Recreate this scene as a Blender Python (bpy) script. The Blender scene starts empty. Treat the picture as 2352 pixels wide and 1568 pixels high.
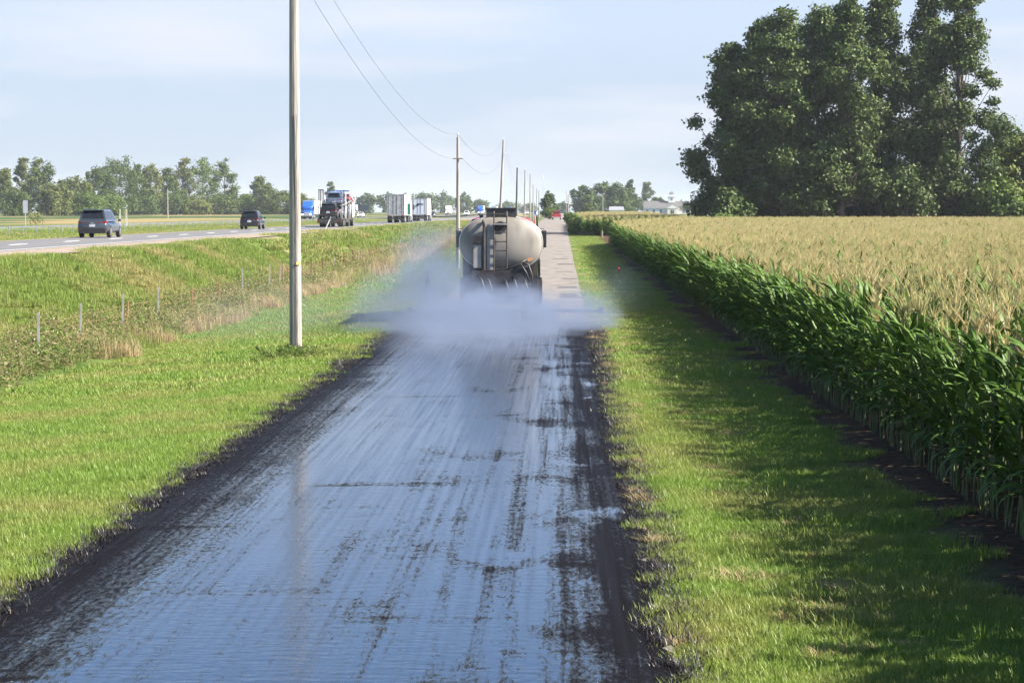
import bpy, math, random
import numpy as np
from mathutils import Vector, Matrix, Euler
R = math.radians
random.seed(7)
rng = np.random.default_rng(7)
scene = bpy.context.scene
COL = scene.collection

# ------------------------------------------------------------------ camera, sky, sun, exposure
CAM_H = 3.5
cam = bpy.data.cameras.new('camera'); camo = bpy.data.objects.new('camera', cam); COL.objects.link(camo)
cam.sensor_width = 36.0; cam.lens = 5200 / 2352 * 36.0
cam.clip_start = 0.5; cam.clip_end = 20000
camo.location = (0, 0, CAM_H)
camo.rotation_euler = (R(90 - 3.27), 0, R(1.256))
scene.camera = camo

SUN_EL, SUN_AZ = 37.0, 101.0          # azimuth clockwise from +Y
world = bpy.data.worlds.new('World'); scene.world = world; world.use_nodes = True
wn, wl = world.node_tree.nodes, world.node_tree.links
wn.clear()
wo = wn.new('ShaderNodeOutputWorld'); bg = wn.new('ShaderNodeBackground')
sky = wn.new('ShaderNodeTexSky'); sky.sky_type = 'NISHITA'; sky.sun_disc = False
sky.sun_elevation = R(SUN_EL); sky.sun_rotation = R(SUN_AZ)
sky.air_density = 1.0; sky.dust_density = 0.5; sky.ozone_density = 3.0
tc = wn.new('ShaderNodeTexCoord'); mp = wn.new('ShaderNodeMapping')
mp.inputs['Scale'].default_value = (2.2, 2.2, 13.0); mp.inputs['Rotation'].default_value = (0, R(4), R(20))
nz = wn.new('ShaderNodeTexNoise'); nz.inputs['Scale'].default_value = 2.2; nz.inputs['Detail'].default_value = 5; nz.inputs['Roughness'].default_value = .5
rampw = wn.new('ShaderNodeMapRange'); rampw.inputs[1].default_value = .42; rampw.inputs[2].default_value = .66; rampw.inputs[3].default_value = .0; rampw.inputs[4].default_value = .85
mixw = wn.new('ShaderNodeMix'); mixw.data_type = 'RGBA'
mixw.inputs[7].default_value = (5.5, 5.6, 6.1, 1)
wl.new(tc.outputs['Generated'], mp.inputs[0]); wl.new(mp.outputs[0], nz.inputs['Vector'])
wl.new(nz.outputs[0], rampw.inputs[0])
hi_ = wn.new('ShaderNodeMapRange'); hi_.interpolation_type = 'SMOOTHSTEP'; hi_.inputs[1].default_value = .08; hi_.inputs[2].default_value = .17; hi_.inputs[3].default_value = 1.0; hi_.inputs[4].default_value = .05
sx0 = wn.new('ShaderNodeSeparateXYZ'); wl.new(tc.outputs['Generated'], sx0.inputs[0]); wl.new(sx0.outputs[2], hi_.inputs[0])
ml_ = wn.new('ShaderNodeMath'); ml_.operation = 'MULTIPLY'; wl.new(rampw.outputs[0], ml_.inputs[0]); wl.new(hi_.outputs[0], ml_.inputs[1]); wl.new(ml_.outputs[0], mixw.inputs[0])
# a thin milky veil low over the plain that clears towards the zenith
sxw = wn.new('ShaderNodeSeparateXYZ'); wl.new(tc.outputs['Generated'], sxw.inputs[0])
veil = wn.new('ShaderNodeMapRange'); veil.interpolation_type = 'SMOOTHSTEP'; veil.inputs[1].default_value = .10; veil.inputs[2].default_value = .50; veil.inputs[3].default_value = .88; veil.inputs[4].default_value = .0
wl.new(sxw.outputs[2], veil.inputs[0])
vr_ = wn.new('ShaderNodeValToRGB'); cr = vr_.color_ramp; cr.interpolation = 'EASE'
for k_, (p_, c_) in enumerate([(0, (3.5, 4.05, 4.85)), (.05, (3.75, 4.45, 5.6)), (.088, (4.1, 4.85, 6.2)), (.13, (2.6, 4.4, 7.9)), (.28, (1.5, 3.5, 7.9))]):
    el_ = cr.elements[k_] if k_ < 2 else cr.elements.new(p_)
    el_.position = p_; el_.color = (*[v_ / 10 for v_ in c_], 1)
wl.new(sxw.outputs[2], vr_.inputs[0])
vs_ = wn.new('ShaderNodeVectorMath'); vs_.operation = 'SCALE'; vs_.inputs['Scale'].default_value = 10; wl.new(vr_.outputs[0], vs_.inputs[0])
mixv = wn.new('ShaderNodeMix'); mixv.data_type = 'RGBA'; wl.new(vs_.outputs[0], mixv.inputs[7])
wl.new(veil.outputs[0], mixv.inputs[0]); wl.new(sky.outputs[0], mixv.inputs[6])
wl.new(mixv.outputs[2], mixw.inputs[6]); wl.new(mixw.outputs[2], bg.inputs[0])
bg.inputs[1].default_value = 0.05
wl.new(bg.outputs[0], wo.inputs[0])

sl = bpy.data.lights.new('sun', 'SUN'); sl.energy = 5.0; sl.angle = R(0.5); sl.color = (1.0, .93, .82)
so = bpy.data.objects.new('sun', sl); COL.objects.link(so)
a = R(SUN_AZ); tosun = Vector((math.sin(a) * math.cos(R(SUN_EL)), math.cos(a) * math.cos(R(SUN_EL)), math.sin(R(SUN_EL))))
so.rotation_euler = tosun.to_track_quat('Z', 'Y').to_euler(); so.location = (60, 0, 60)

scene.view_settings.view_transform = 'Standard'; scene.view_settings.look = 'None'
scene.view_settings.exposure = 1.7; scene.view_settings.gamma = 1.0; scene.view_settings.use_curve_mapping = False
scene.render.engine = 'CYCLES'
cy = scene.cycles
cy.use_denoising = True
cy.max_bounces = 6; cy.diffuse_bounces = 3; cy.glossy_bounces = 2; cy.transmission_bounces = 4; cy.transparent_max_bounces = 6
cy.volume_bounces = 1; cy.volume_step_rate = 2.0; cy.volume_max_steps = 256
cy.sample_clamp_indirect = 6

# ------------------------------------------------------------------ helpers
def M(name): return bpy.data.materials[name]

def new_mat(name):
    m = bpy.data.materials.new(name); m.use_nodes = True
    n = m.node_tree.nodes; b = n['Principled BSDF']
    return m, n, m.node_tree.links, b

def mat(name, c1, c2=None, scale=4.0, rough=.6, metal=0.0, bump=0.0, bscale=None, stretch=(1, 1, 1), lo=.35, hi=.65, spec=None, emit=None, coat=0):
    m, n, l, b = new_mat(name)
    b.inputs['Base Color'].default_value = (*c1, 1); b.inputs['Roughness'].default_value = rough; b.inputs['Metallic'].default_value = metal
    if spec is not None: b.inputs['Specular IOR Level'].default_value = spec
    if coat: b.inputs['Coat Weight'].default_value = coat; b.inputs['Coat Roughness'].default_value = .08
    if emit: b.inputs['Emission Color'].default_value = (*emit[0], 1); b.inputs['Emission Strength'].default_value = emit[1]
    t = n.new('ShaderNodeTexCoord'); mp = n.new('ShaderNodeMapping'); mp.inputs['Scale'].default_value = stretch
    l.new(t.outputs['Object'], mp.inputs[0])
    if c2 is not None:
        z = n.new('ShaderNodeTexNoise'); z.inputs['Scale'].default_value = scale; z.inputs['Detail'].default_value = 6
        r = n.new('ShaderNodeMapRange'); r.inputs[1].default_value = lo; r.inputs[2].default_value = hi
        x = n.new('ShaderNodeMix'); x.data_type = 'RGBA'
        x.inputs[6].default_value = (*c1, 1); x.inputs[7].default_value = (*c2, 1)
        l.new(mp.outputs[0], z.inputs['Vector']); l.new(z.outputs[0], r.inputs[0]); l.new(r.outputs[0], x.inputs[0]); l.new(x.outputs[2], b.inputs['Base Color'])
    if bump:
        z2 = n.new('ShaderNodeTexNoise'); z2.inputs['Scale'].default_value = bscale or scale * 3; z2.inputs['Detail'].default_value = 4
        bp = n.new('ShaderNodeBump'); bp.inputs['Strength'].default_value = bump; bp.inputs['Distance'].default_value = .02
        l.new(mp.outputs[0], z2.inputs['Vector']); l.new(z2.outputs[0], bp.inputs['Height']); l.new(bp.outputs[0], b.inputs['Normal'])
    return m

def leaf_mat(name, c1, c2, c3, trans=.35, wscale=.25, rough=.55, spec=.15):
    """foliage: colour varies leaf by leaf and in broad drifts; part of the light passes through"""
    m, n, l, b = new_mat(name)
    out = n['Material Output']
    g = n.new('ShaderNodeNewGeometry'); t = n.new('ShaderNodeObjectInfo')
    ad = n.new('ShaderNodeMath'); ad.operation = 'ADD'; l.new(g.outputs['Random Per Island'], ad.inputs[0]); l.new(t.outputs['Random'], ad.inputs[1])
    fr = n.new('ShaderNodeMath'); fr.operation = 'FRACT'; l.new(ad.outputs[0], fr.inputs[0])
    x = n.new('ShaderNodeMix'); x.data_type = 'RGBA'; x.inputs[6].default_value = (*c1, 1); x.inputs[7].default_value = (*c2, 1)
    l.new(fr.outputs[0], x.inputs[0])
    z = n.new('ShaderNodeTexNoise'); z.inputs['Scale'].default_value = wscale; z.inputs['Detail'].default_value = 3
    l.new(g.outputs['Position'], z.inputs['Vector'])
    r = n.new('ShaderNodeMapRange'); r.inputs[1].default_value = .4; r.inputs[2].default_value = .7
    l.new(z.outputs[0], r.inputs[0])
    y = n.new('ShaderNodeMix'); y.data_type = 'RGBA'; y.inputs[7].default_value = (*c3, 1)
    l.new(r.outputs[0], y.inputs[0]); l.new(x.outputs[2], y.inputs[6])
    l.new(y.outputs[2], b.inputs['Base Color']); b.inputs['Roughness'].default_value = rough; b.inputs['Specular IOR Level'].default_value = spec
    tr = n.new('ShaderNodeBsdfTranslucent'); l.new(y.outputs[2], tr.inputs[0])
    mx = n.new('ShaderNodeMixShader'); mx.inputs[0].default_value = trans
    l.new(b.outputs[0], mx.inputs[1]); l.new(tr.outputs[0], mx.inputs[2]); l.new(mx.outputs[0], out.inputs[0])
    return m

class MB:
    def __init__(s): s.v = []; s.f = []; s.mi = []; s.m = 0
    def add(s, vs, fs):
        o = len(s.v); s.v += [tuple(p) for p in vs]; s.f += [tuple(i + o for i in f) for f in fs]; s.mi += [s.m] * len(fs); return s
    def box(s, c, d, rot=None, top=1.0, topy=None):
        hx, hy, hz = d[0] / 2, d[1] / 2, d[2] / 2
        ty = top if topy is None else topy
        p = [(-hx, -hy, -hz), (hx, -hy, -hz), (hx, hy, -hz), (-hx, hy, -hz), (-hx * top, -hy * ty, hz), (hx * top, -hy * ty, hz), (hx * top, hy * ty, hz), (-hx * top, hy * ty, hz)]
        q = Euler(rot).to_matrix() if rot else None
        p = [(Vector(k) if q is None else q @ Vector(k)) + Vector(c) for k in p]
        return s.add(p, [(0, 3, 2, 1), (4, 5, 6, 7), (0, 1, 5, 4), (1, 2, 6, 5), (2, 3, 7, 6), (3, 0, 4, 7)])
    def tube(s, pts, rad, n=8, caps=True):
        pts = [Vector(p) for p in pts]
        if not hasattr(rad, '__len__'): rad = [rad] * len(pts)
        vs = []; fs = []
        for i, p in enumerate(pts):
            d = (pts[min(i + 1, len(pts) - 1)] - pts[max(i - 1, 0)]).normalized()
            u = d.orthogonal().normalized() if i == 0 else (u - d * u.dot(d)).normalized()
            w = d.cross(u)
            for k in range(n):
                t = 2 * math.pi * k / n
                vs.append(p + (u * math.cos(t) + w * math.sin(t)) * rad[i])
        for i in range(len(pts) - 1):
            for k in range(n):
                fs.append((i * n + k, i * n + (k + 1) % n, (i + 1) * n + (k + 1) % n, (i + 1) * n + k))
        if caps: fs.append(tuple(range(n - 1, -1, -1))); fs.append(tuple((len(pts) - 1) * n + k for k in range(n)))
        return s.add(vs, fs)
    def loft(s, rings, caps=True):
        n = len(rings[0]); vs = [p for r in rings for p in r]; fs = []
        for i in range(len(rings) - 1):
            for k in range(n): fs.append((i * n + k, i * n + (k + 1) % n, (i + 1) * n + (k + 1) % n, (i + 1) * n + k))
        if caps: fs.append(tuple(range(n - 1, -1, -1))); fs.append(tuple((len(rings) - 1) * n + k for k in range(n)))
        return s.add(vs, fs)
    def cyl(s, c, r, w, axis='x', n=20, r2=None):
        c = Vector(c); d = {'x': Vector((1, 0, 0)), 'y': Vector((0, 1, 0)), 'z': Vector((0, 0, 1))}[axis]
        return s.tube([c - d * w / 2, c + d * w / 2], [r, r if r2 is None else r2], n)
    def quad(s, *p): return s.add(p, [tuple(range(len(p)))])
    def build(s, name, mats, parent=None, loc=None, smooth=False, rot=None):
        me = bpy.data.meshes.new(name); me.from_pydata(s.v, [], s.f)
        for m in (mats if isinstance(mats, (list, tuple)) else [mats]): me.materials.append(m)
        if any(s.mi): me.polygons.foreach_set('material_index', s.mi)
        if smooth: me.polygons.foreach_set('use_smooth', [True] * len(me.polygons))
        me.update()
        o = bpy.data.objects.new(name, me); COL.objects.link(o)
        if parent: o.parent = parent
        if loc: o.location = loc
        if rot: o.rotation_euler = rot
        return o

def np_mesh(name, verts, faces, mats, mi=None, smooth=False):
    """verts (N,3), faces (F,k) numpy -> mesh"""
    me = bpy.data.meshes.new(name); F, k = faces.shape
    me.vertices.add(len(verts)); me.vertices.foreach_set('co', np.ascontiguousarray(verts, dtype=np.float32).ravel())
    me.loops.add(F * k); me.loops.foreach_set('vertex_index', faces.astype(np.int32).ravel())
    me.polygons.add(F); me.polygons.foreach_set('loop_start', np.arange(0, F * k, k, dtype=np.int32))
    for m in (mats if isinstance(mats, (list, tuple)) else [mats]): me.materials.append(m)
    if mi is not None: me.polygons.foreach_set('material_index', np.asarray(mi, dtype=np.int32))
    if smooth: me.polygons.foreach_set('use_smooth', np.ones(F, dtype=bool))
    me.update(calc_edges=True)
    return me

def tag(o, label=None, cat=None, group=None, kind=None):
    if label: o['label'] = label
    if cat: o['category'] = cat
    if group: o['group'] = group
    if kind: o['kind'] = kind
    return o
def empty(name, loc=(0, 0, 0), rz=0.0):
    o = bpy.data.objects.new(name, None); COL.objects.link(o); o.location = loc; o.rotation_euler = (0, 0, rz); o.empty_display_size = .2
    return o
def obj(name, me, parent=None, loc=None):
    o = bpy.data.objects.new(name, me); COL.objects.link(o)
    if parent: o.parent = parent
    if loc: o.location = loc
    return o
def copy_tree(o, parent=None):
    c = o.copy(); COL.objects.link(c)
    if parent: c.parent = parent
    for ch in list(o.children): copy_tree(ch, c)
    return c

def sm(t): t = np.clip(t, 0, 1); return t * t * (3 - 2 * t)

# ------------------------------------------------------------------ terrain heights
def rise(Y):
    return np.interp(Y, [-100, 150, 300, 400, 550, 900, 1500, 6000], [0, 0, .55, .98, 1.62, 2.2, 2.6, 3.0])
PX = [-6000, -62.5, -61, -50, -46, -40, -34, -31.6, -19.6, -19, -17.2, -15.6, -14.4, -13.2, -11, -9, -7, -5.6, -4.9, .9, 1.3, 2.4, 3.6, 4.6, 5.4, 6000]
PZ = [1.9, 1.9, 1.9, 1.9, 1.6, 1.45, 1.6, 1.88, 1.88, 1.78, .9, .05, -.36, -.45, -.44, -.32, -.14, -.04, -.03, -.03, -.05, -.1, -.08, .0, .04, .1]
def gz(X, Y):
    p = np.interp(X, PX, PZ); r = rise(Y)
    w = sm((np.asarray(X, float) + 19.5) / 5.0)
    left = np.maximum(0, r - 1.9)
    return p + w * np.maximum(0, r) * np.where(np.asarray(X) > -14.5, 1, .9) + (1 - w) * left
def g(X, Y): return float(gz(X, Y))
def far_x(Y): return 12.0 * float(sm((Y - 500) / 500.0))

# ------------------------------------------------------------------ materials
def ground_mat():
    m, n, l, b = new_mat('ground_soil_and_turf')
    g_ = n.new('ShaderNodeNewGeometry'); sx = n.new('ShaderNodeSeparateXYZ'); l.new(g_.outputs['Position'], sx.inputs[0])
    def noise(scale, det=5, st=None):
        z = n.new('ShaderNodeTexNoise'); z.inputs['Scale'].default_value = scale; z.inputs['Detail'].default_value = det
        if st:
            q = n.new('ShaderNodeMapping'); q.inputs['Scale'].default_value = st; l.new(g_.outputs['Position'], q.inputs[0]); l.new(q.outputs[0], z.inputs['Vector'])
        else: l.new(g_.outputs['Position'], z.inputs['Vector'])
        return z.outputs[0]
    def mr(v, a0, a1, b0=0, b1=1):
        r = n.new('ShaderNodeMapRange'); r.inputs[1].default_value = a0; r.inputs[2].default_value = a1; r.inputs[3].default_value = b0; r.inputs[4].default_value = b1
        l.new(v, r.inputs[0]); return r.outputs[0]
    def mix(f, a_, b_):
        x = n.new('ShaderNodeMix'); x.data_type = 'RGBA'; l.new(f, x.inputs[0])
        for s_, v in ((6, a_), (7, b_)):
            if isinstance(v, tuple): x.inputs[s_].default_value = (*v, 1)
            else: l.new(v, x.inputs[s_])
        return x.outputs[2]
    def math_(op, a_, b_):
        x = n.new('ShaderNodeMath'); x.operation = op
        for s_, v in ((0, a_), (1, b_)):
            if isinstance(v, (int, float)): x.inputs[s_].default_value = v
            else: l.new(v, x.inputs[s_])
        return x.outputs[0]
    turf = mix(mr(noise(.9), .3, .7), (.06, .11, .02), (.12, .16, .04))
    turf = mix(mr(noise(.12), .45, .65), turf, (.17, .16, .06))
    # crop strips beyond the far carriageway and across the plain: green beans and ripe straw in long strips
    strips = noise(.02, 1, (.9, .35, 1)); crop = mix(mr(strips, .52, .58), (.05, .085, .025), (.25, .20, .095))
    X = sx.outputs[0]; Y = sx.outputs[1]
    xn = math_('ADD', X, math_('MULTIPLY', math_('SUBTRACT', noise(.8), .5), 1.4))
    farl = mr(xn, -66, -64, 1, 0); fary = mr(Y, 560, 640)
    c = mix(math_('MAXIMUM', farl, fary), turf, crop)
    soil = mix(mr(noise(7), .3, .7), (.045, .028, .018), (.10, .065, .04))
    c = mix(mr(xn, 3.7, 4.5), c, soil)
    # field soil only where the corn stands
    crop2 = mix(fary, c, crop)
    gravel = mix(mr(noise(25), .3, .7), (.21, .165, .12), (.30, .24, .185))
    f = math_('MULTIPLY', mr(X, -31.7, -31.5), mr(X, -19.4, -18.9, 1, 0))
    c = mix(f, crop2, gravel)
    l.new(c, b.inputs['Base Color']); b.inputs['Roughness'].default_value = .95; b.inputs['Specular IOR Level'].default_value = .1
    bp = n.new('ShaderNodeBump'); bp.inputs['Strength'].default_value = .6; bp.inputs['Distance'].default_value = .05
    l.new(noise(9, 6), bp.inputs['Height']); l.new(bp.outputs[0], b.inputs['Normal'])
    return m
ground_mat()

def tar_mat():
    m, n, l, b = new_mat('wet_tar')
    g_ = n.new('ShaderNodeNewGeometry'); sx = n.new('ShaderNodeSeparateXYZ'); l.new(g_.outputs['Position'], sx.inputs[0])
    def noise(scale, det, st, rough=.5):
        z = n.new('ShaderNodeTexNoise'); z.inputs['Scale'].default_value = scale; z.inputs['Detail'].default_value = det; z.inputs['Roughness'].default_value = rough
        q = n.new('ShaderNodeMapping'); q.inputs['Scale'].default_value = st; l.new(g_.outputs['Position'], q.inputs[0]); l.new(q.outputs[0], z.inputs['Vector'])
        return z.outputs[0]
    def mr(v, a0, a1, b0=0, b1=1):
        r = n.new('ShaderNodeMapRange'); r.inputs[1].default_value = a0; r.inputs[2].default_value = a1; r.inputs[3].default_value = b0; r.inputs[4].default_value = b1
        l.new(v, r.inputs[0]); return r.outputs[0]
    def op(o, a_, b_, clamp=False):
        x = n.new('ShaderNodeMath'); x.operation = o; x.use_clamp = clamp
        for s_, v in ((0, a_), (1, b_)):
            if isinstance(v, (int, float)): x.inputs[s_].default_value = v
            else: l.new(v, x.inputs[s_])
        return x.outputs[0]
    X = sx.outputs[0]
    # how starved of binder the surface is: the coarse edges, streaks along the road, odd patches
    xw = op('ADD', X, op('MULTIPLY', op('SUBTRACT', noise(1.0, 3, (.6, .12, 1)), .5), 1.1))
    edgeL = mr(xw, -3.35, -4.6); edgeR = mr(xw, -.25, .6); side = mr(xw, -2.2, -.3)
    streak = noise(1.0, 5, (4.6, .07, 1), .6); streak2 = noise(1.0, 3, (15, .16, 1)); patch = noise(1.0, 5, (.8, .42, 1), .6); cross = noise(1.0, 4, (.28, 1.1, 1), .6)
    grit = noise(1.0, 7, (19, 5.5, 1), .92); grit2 = noise(1.0, 2, (95, 32, 1), .6)
    base = op('MAXIMUM', op('MULTIPLY', edgeL, .92), op('MULTIPLY', edgeR, .88))
    base = op('ADD', base, op('MULTIPLY', mr(streak, .45, .72), op('ADD', .24, op('MULTIPLY', side, .55))))
    base = op('ADD', base, op('MULTIPLY', mr(patch, .50, .74), op('ADD', .30, op('MULTIPLY', side, .48))))
    base = op('ADD', base, mr(cross, .60, .74, 0, .5))
    base = op('ADD', base, mr(streak2, .38, .7, -.04, .14))
    pud = op('MULTIPLY', mr(noise(1.0, 3, (.8, .3, 1)), .62, .67), side)
    base = op('SUBTRACT', base, op('MULTIPLY', pud, .6))
    dry = mr(op('SUBTRACT', grit, op('SUBTRACT', .64, op('MULTIPLY', base, .26))), -.015, .06)
    dry = op('MULTIPLY', dry, 1.0, True)
    glint = op('MULTIPLY', dry, mr(grit2, .67, .71))
    # colour
    x = n.new('ShaderNodeMix'); x.data_type = 'RGBA'; x.inputs[6].default_value = (.005, .005, .007, 1); x.inputs[7].default_value = (.0075, .0052, .0048, 1)
    l.new(dry, x.inputs[0]); l.new(x.outputs[2], b.inputs['Base Color'])
    film = mr(streak2, .3, .7, .11, .22)
    l.new(op('SUBTRACT', op('ADD', film, op('MULTIPLY', dry, .3)), op('MULTIPLY', glint, .42)), b.inputs['Roughness']); b.inputs['IOR'].default_value = 1.62
    l.new(op('ADD', op('MULTIPLY', mr(streak2, .3, .75, .95, .8), op('SUBTRACT', 1.0, op('MULTIPLY', dry, .985))), op('MULTIPLY', glint, .9)), b.inputs['Specular IOR Level'])
    # relief: ripples of the wet film, stones in the starved parts
    h1 = noise(1.0, 3, (3.2, 10, 1), .5); h2 = noise(1.0, 3, (70, 35, 1), .6)
    h3 = noise(1.0, 2, (13, 9, 1), .5)
    h = op('ADD', op('ADD', op('MULTIPLY', h1, .0040), op('MULTIPLY', h3, .0023)), op('MULTIPLY', op('MULTIPLY', h2, op('ADD', dry, .006)), .03))
    bp = n.new('ShaderNodeBump'); bp.inputs['Strength'].default_value = 1.0; bp.inputs['Distance'].default_value = 1.0
    l.new(h, bp.inputs['Height']); l.new(bp.outputs[0], b.inputs['Normal'])
    return m
tar_mat()

mat('old_asphalt', (.225, .20, .175), (.16, .14, .125), 1.3, .9, bump=.3, bscale=60, stretch=(1, .3, 1))
mat('asphalt_patch', (.07, .065, .065), (.12, .105, .095), 5, .85, bump=.3, bscale=60)
mat('highway_asphalt', (.115, .115, .12), (.16, .155, .155), .8, .85, bump=.15, bscale=40, stretch=(2.5, .05, 1))
mat('road_paint', (.78, .78, .76), (.6, .6, .58), 6, .7)
mat('yellow_paint', (.62, .45, .08), (.5, .38, .1), 6, .7)
mat('gravel', (.22, .17, .13), (.31, .25, .195), 3, .95, bump=.5, bscale=50, stretch=(1, .4, 1))
leaf_mat('mown_grass', (.145, .25, .034), (.25, .345, .065), (.29, .30, .085), .42, .42, rough=.45, spec=.35)
leaf_mat('rough_grass', (.16, .24, .045), (.25, .32, .08), (.37, .33, .14), .4, .22)
leaf_mat('dry_grass', (.40, .31, .16), (.52, .42, .25), (.30, .22, .11), .3, .5)
leaf_mat('weed_leaf', (.10, .18, .03), (.18, .25, .06), (.16, .18, .06), .35, .7)
leaf_mat('weed_dry', (.25, .19, .10), (.34, .27, .16), (.18, .16, .07), .25, .7)
mat('seed_down', (.62, .56, .52), None, rough=.95)
leaf_mat('corn_leaf', (.05, .105, .015), (.10, .175, .032), (.075, .14, .02), .14, .6, rough=.5, spec=.25)
mat('corn_stalk', (.075, .105, .03), (.13, .13, .06), 8, .6)
leaf_mat('corn_tassel', (.57, .47, .25), (.70, .60, .35), (.46, .44, .20), .3, .55)
leaf_mat('cottonwood_leaf', (.042, .074, .016), (.105, .14, .038), (.07, .10, .03), .13, .09, rough=.5, spec=.2)
leaf_mat('tree_leaf', (.042, .076, .018), (.085, .125, .032), (.10, .13, .033), .16, .05)
leaf_mat('tree_leaf_yellow', (.09, .12, .025), (.15, .175, .045), (.12, .135, .035), .18, .06)
leaf_mat('bush_leaf', (.075, .13, .025), (.13, .19, .045), (.12, .16, .04), .2, .12)
mat('bark', (.075, .058, .045), (.13, .105, .085), 3, .9, bump=.6, stretch=(1, 1, .25))
mat('pale_bark', (.30, .25, .18), (.2, .16, .12), 3, .9)
mat('pole_wood', (.34, .315, .285), (.13, .118, .108), 6, .85, bump=.8, bscale=16, stretch=(4, 4, .12), lo=.44, hi=.70)
mat('dark_pole_wood', (.085, .075, .07), (.05, .045, .045), 5, .85, bump=.4, stretch=(3, 3, .12))
mat('galvanised', (.48, .50, .52), (.38, .40, .42), 9, .45, .6)
mat('post_grey', (.52, .53, .52), (.36, .33, .29), 7, .7, stretch=(1, 1, .3))
mat('rust', (.27, .13, .07), (.17, .09, .055), 9, .85)
mat('orange_wood', (.38, .22, .12), (.28, .16, .09), 9, .85, stretch=(2, 2, .3))
mat('grey_wood', (.25, .21, .17), (.16, .13, .11), 8, .9, bump=.4, stretch=(3, 3, .2))
mat('wire_metal', (.14, .135, .13), None, rough=.5, metal=.7)
mat('porcelain', (.62, .64, .66), None, rough=.2)
mat('tank_skin', (.285, .26, .228), (.165, .148, .13), 2.0, .5, .1, bump=.08, bscale=3, stretch=(1, 1, .35), lo=.42, hi=.68)
mat('tank_trim', (.62, .60, .57), (.5, .47, .44), 5, .3, .5)
mat('tar_black', (.018, .016, .016), (.045, .038, .034), 7, .45, bump=.4)
mat('dark_steel', (.045, .043, .045), (.085, .078, .072), 5, .5, .3)
mat('panel_grey', (.33, .31, .29), (.22, .205, .195), 4, .55)
mat('rust_stain', (.36, .17, .07), (.12, .08, .06), 6, .8)
mat('chrome', (.75, .75, .76), None, rough=.12, metal=1)
mat('red_paint', (.42, .018, .02), None, rough=.3, coat=.6)
mat('faded_red', (.26, .05, .06), None, rough=.5)
mat('blue_paint', (.02, .10, .40), None, rough=.3, coat=.6)
mat('white_paint', (.78, .78, .77), (.70, .70, .68), 3, .45)
mat('cream_paint', (.70, .67, .60), (.62, .58, .5), 3, .5)
mat('black_paint', (.010, .010, .012), None, rough=.2, coat=.8)
mat('slate_paint', (.045, .058, .075), None, rough=.28, metal=.25, coat=.8)
mat('silver_blue_paint', (.15, .19, .26), None, rough=.25, metal=.5, coat=.8)
mat('glass_dark', (.012, .014, .018), None, rough=.06, spec=.8)
mat('tyre', (.018, .018, .018), (.03, .03, .03), 8, .85)
mat('rim_metal', (.45, .45, .46), None, rough=.3, metal=.9)
mat('plastic_black', (.02, .02, .022), None, rough=.55)
mat('tail_red', (.26, .012, .012), None, rough=.2)
mat('plate_white', (.72, .73, .74), (.35, .37, .42), 22, .5)
mat('lamp_white', (.85, .85, .82), None, rough=.1, emit=((1, .97, .9), 3.0))
mat('lamp_clear', (.8, .8, .8), None, rough=.1)
mat('trailer_rear', (.44, .45, .46), (.24, .25, .26), 2.5, .5, .2)
mat('trailer_blue_grey', (.55, .60, .68), None, rough=.5)
mat('sign_green', (.01, .20, .12), None, rough=.5)
mat('sign_back', (.26, .28, .32), None, rough=.45, metal=.5)
mat('roof_shingle', (.125, .122, .125), (.10, .098, .10), 3, .9)
mat('metal_roof', (.3, .31, .33), None, rough=.5, metal=.2)
mat('marker_red', (.62, .03, .015), None, rough=.45)
mat('navy', (.02, .035, .07), None, rough=.5)

# ------------------------------------------------------------------ ground
def build_ground():
    xs = np.unique(np.concatenate([[-6000, -3000, -1500, -800, -400, -250, -150, -100, -80, 20, 40, 80, 150, 300, 600, 1200, 3000, 6000], np.array(PX[1:-1]), np.arange(-20, 8, .5)]))
    ys = np.unique(np.concatenate([np.arange(-40, 160, 4), np.arange(160, 600, 15), np.arange(600, 1500, 60), [1700, 2200, 3000, 4500, 7000]]))
    XX, YY = np.meshgrid(xs, ys); ZZ = gz(XX, YY)
    near = (np.abs(XX) < 30) & (YY < 300) & ((XX < -5.5) | (XX > 1.5)) & ~((XX < -18.9))
    ZZ = ZZ + near * (np.sin(XX * 2.1 + YY * .37) * np.sin(YY * .53 + XX) * .025)
    V = np.stack([XX, YY, ZZ], -1).reshape(-1, 3); nx = len(xs); ny = len(ys)
    i = np.arange(ny - 1)[:, None] * nx + np.arange(nx - 1)[None]
    F = np.stack([i, i + 1, i + nx + 1, i + nx], -1).reshape(-1, 4)
    tag(obj('ground', np_mesh('ground', V, F, M('ground_soil_and_turf'), smooth=True)), 'grassy roadside ground and flat crop land reaching the horizon', kind='structure')
build_ground()

def strip(name, x0, x1, ys, z_off, m, jag=0.0, shift=None, seed=1, nx=6, taper=None):
    """a sheet along the road between x0 and x1 laid z_off above the ground level of the road"""
    r = np.random.default_rng(seed); rows = []
    jl = np.cumsum(r.normal(0, 1, len(ys))); jl -= np.linspace(jl[0], jl[-1], len(ys)); jl = jl / (np.abs(jl).max() + 1e-6)
    jr = np.cumsum(r.normal(0, 1, len(ys))); jr -= np.linspace(jr[0], jr[-1], len(ys)); jr = jr / (np.abs(jr).max() + 1e-6)
    for k, y in enumerate(ys):
        a0 = x0 + jag * (jl[k] * .6 + r.normal(0, .35)); a1 = x1 + jag * (jr[k] * .6 + r.normal(0, .35))
        s = shift(y) if shift else 0
        for t in np.linspace(0, 1, nx):
            x = a0 + (a1 - a0) * t
            rows.append((x + s, y, z_off(x, y)))
    V = np.array(rows); ny = len(ys)
    i = np.arange(ny - 1)[:, None] * nx + np.arange(nx - 1)[None]
    F = np.stack([i, i + 1, i + nx + 1, i + nx], -1).reshape(-1, 4)
    return tag(obj(name, np_mesh(name, V, F, m, smooth=True)), kind='structure')
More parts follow.
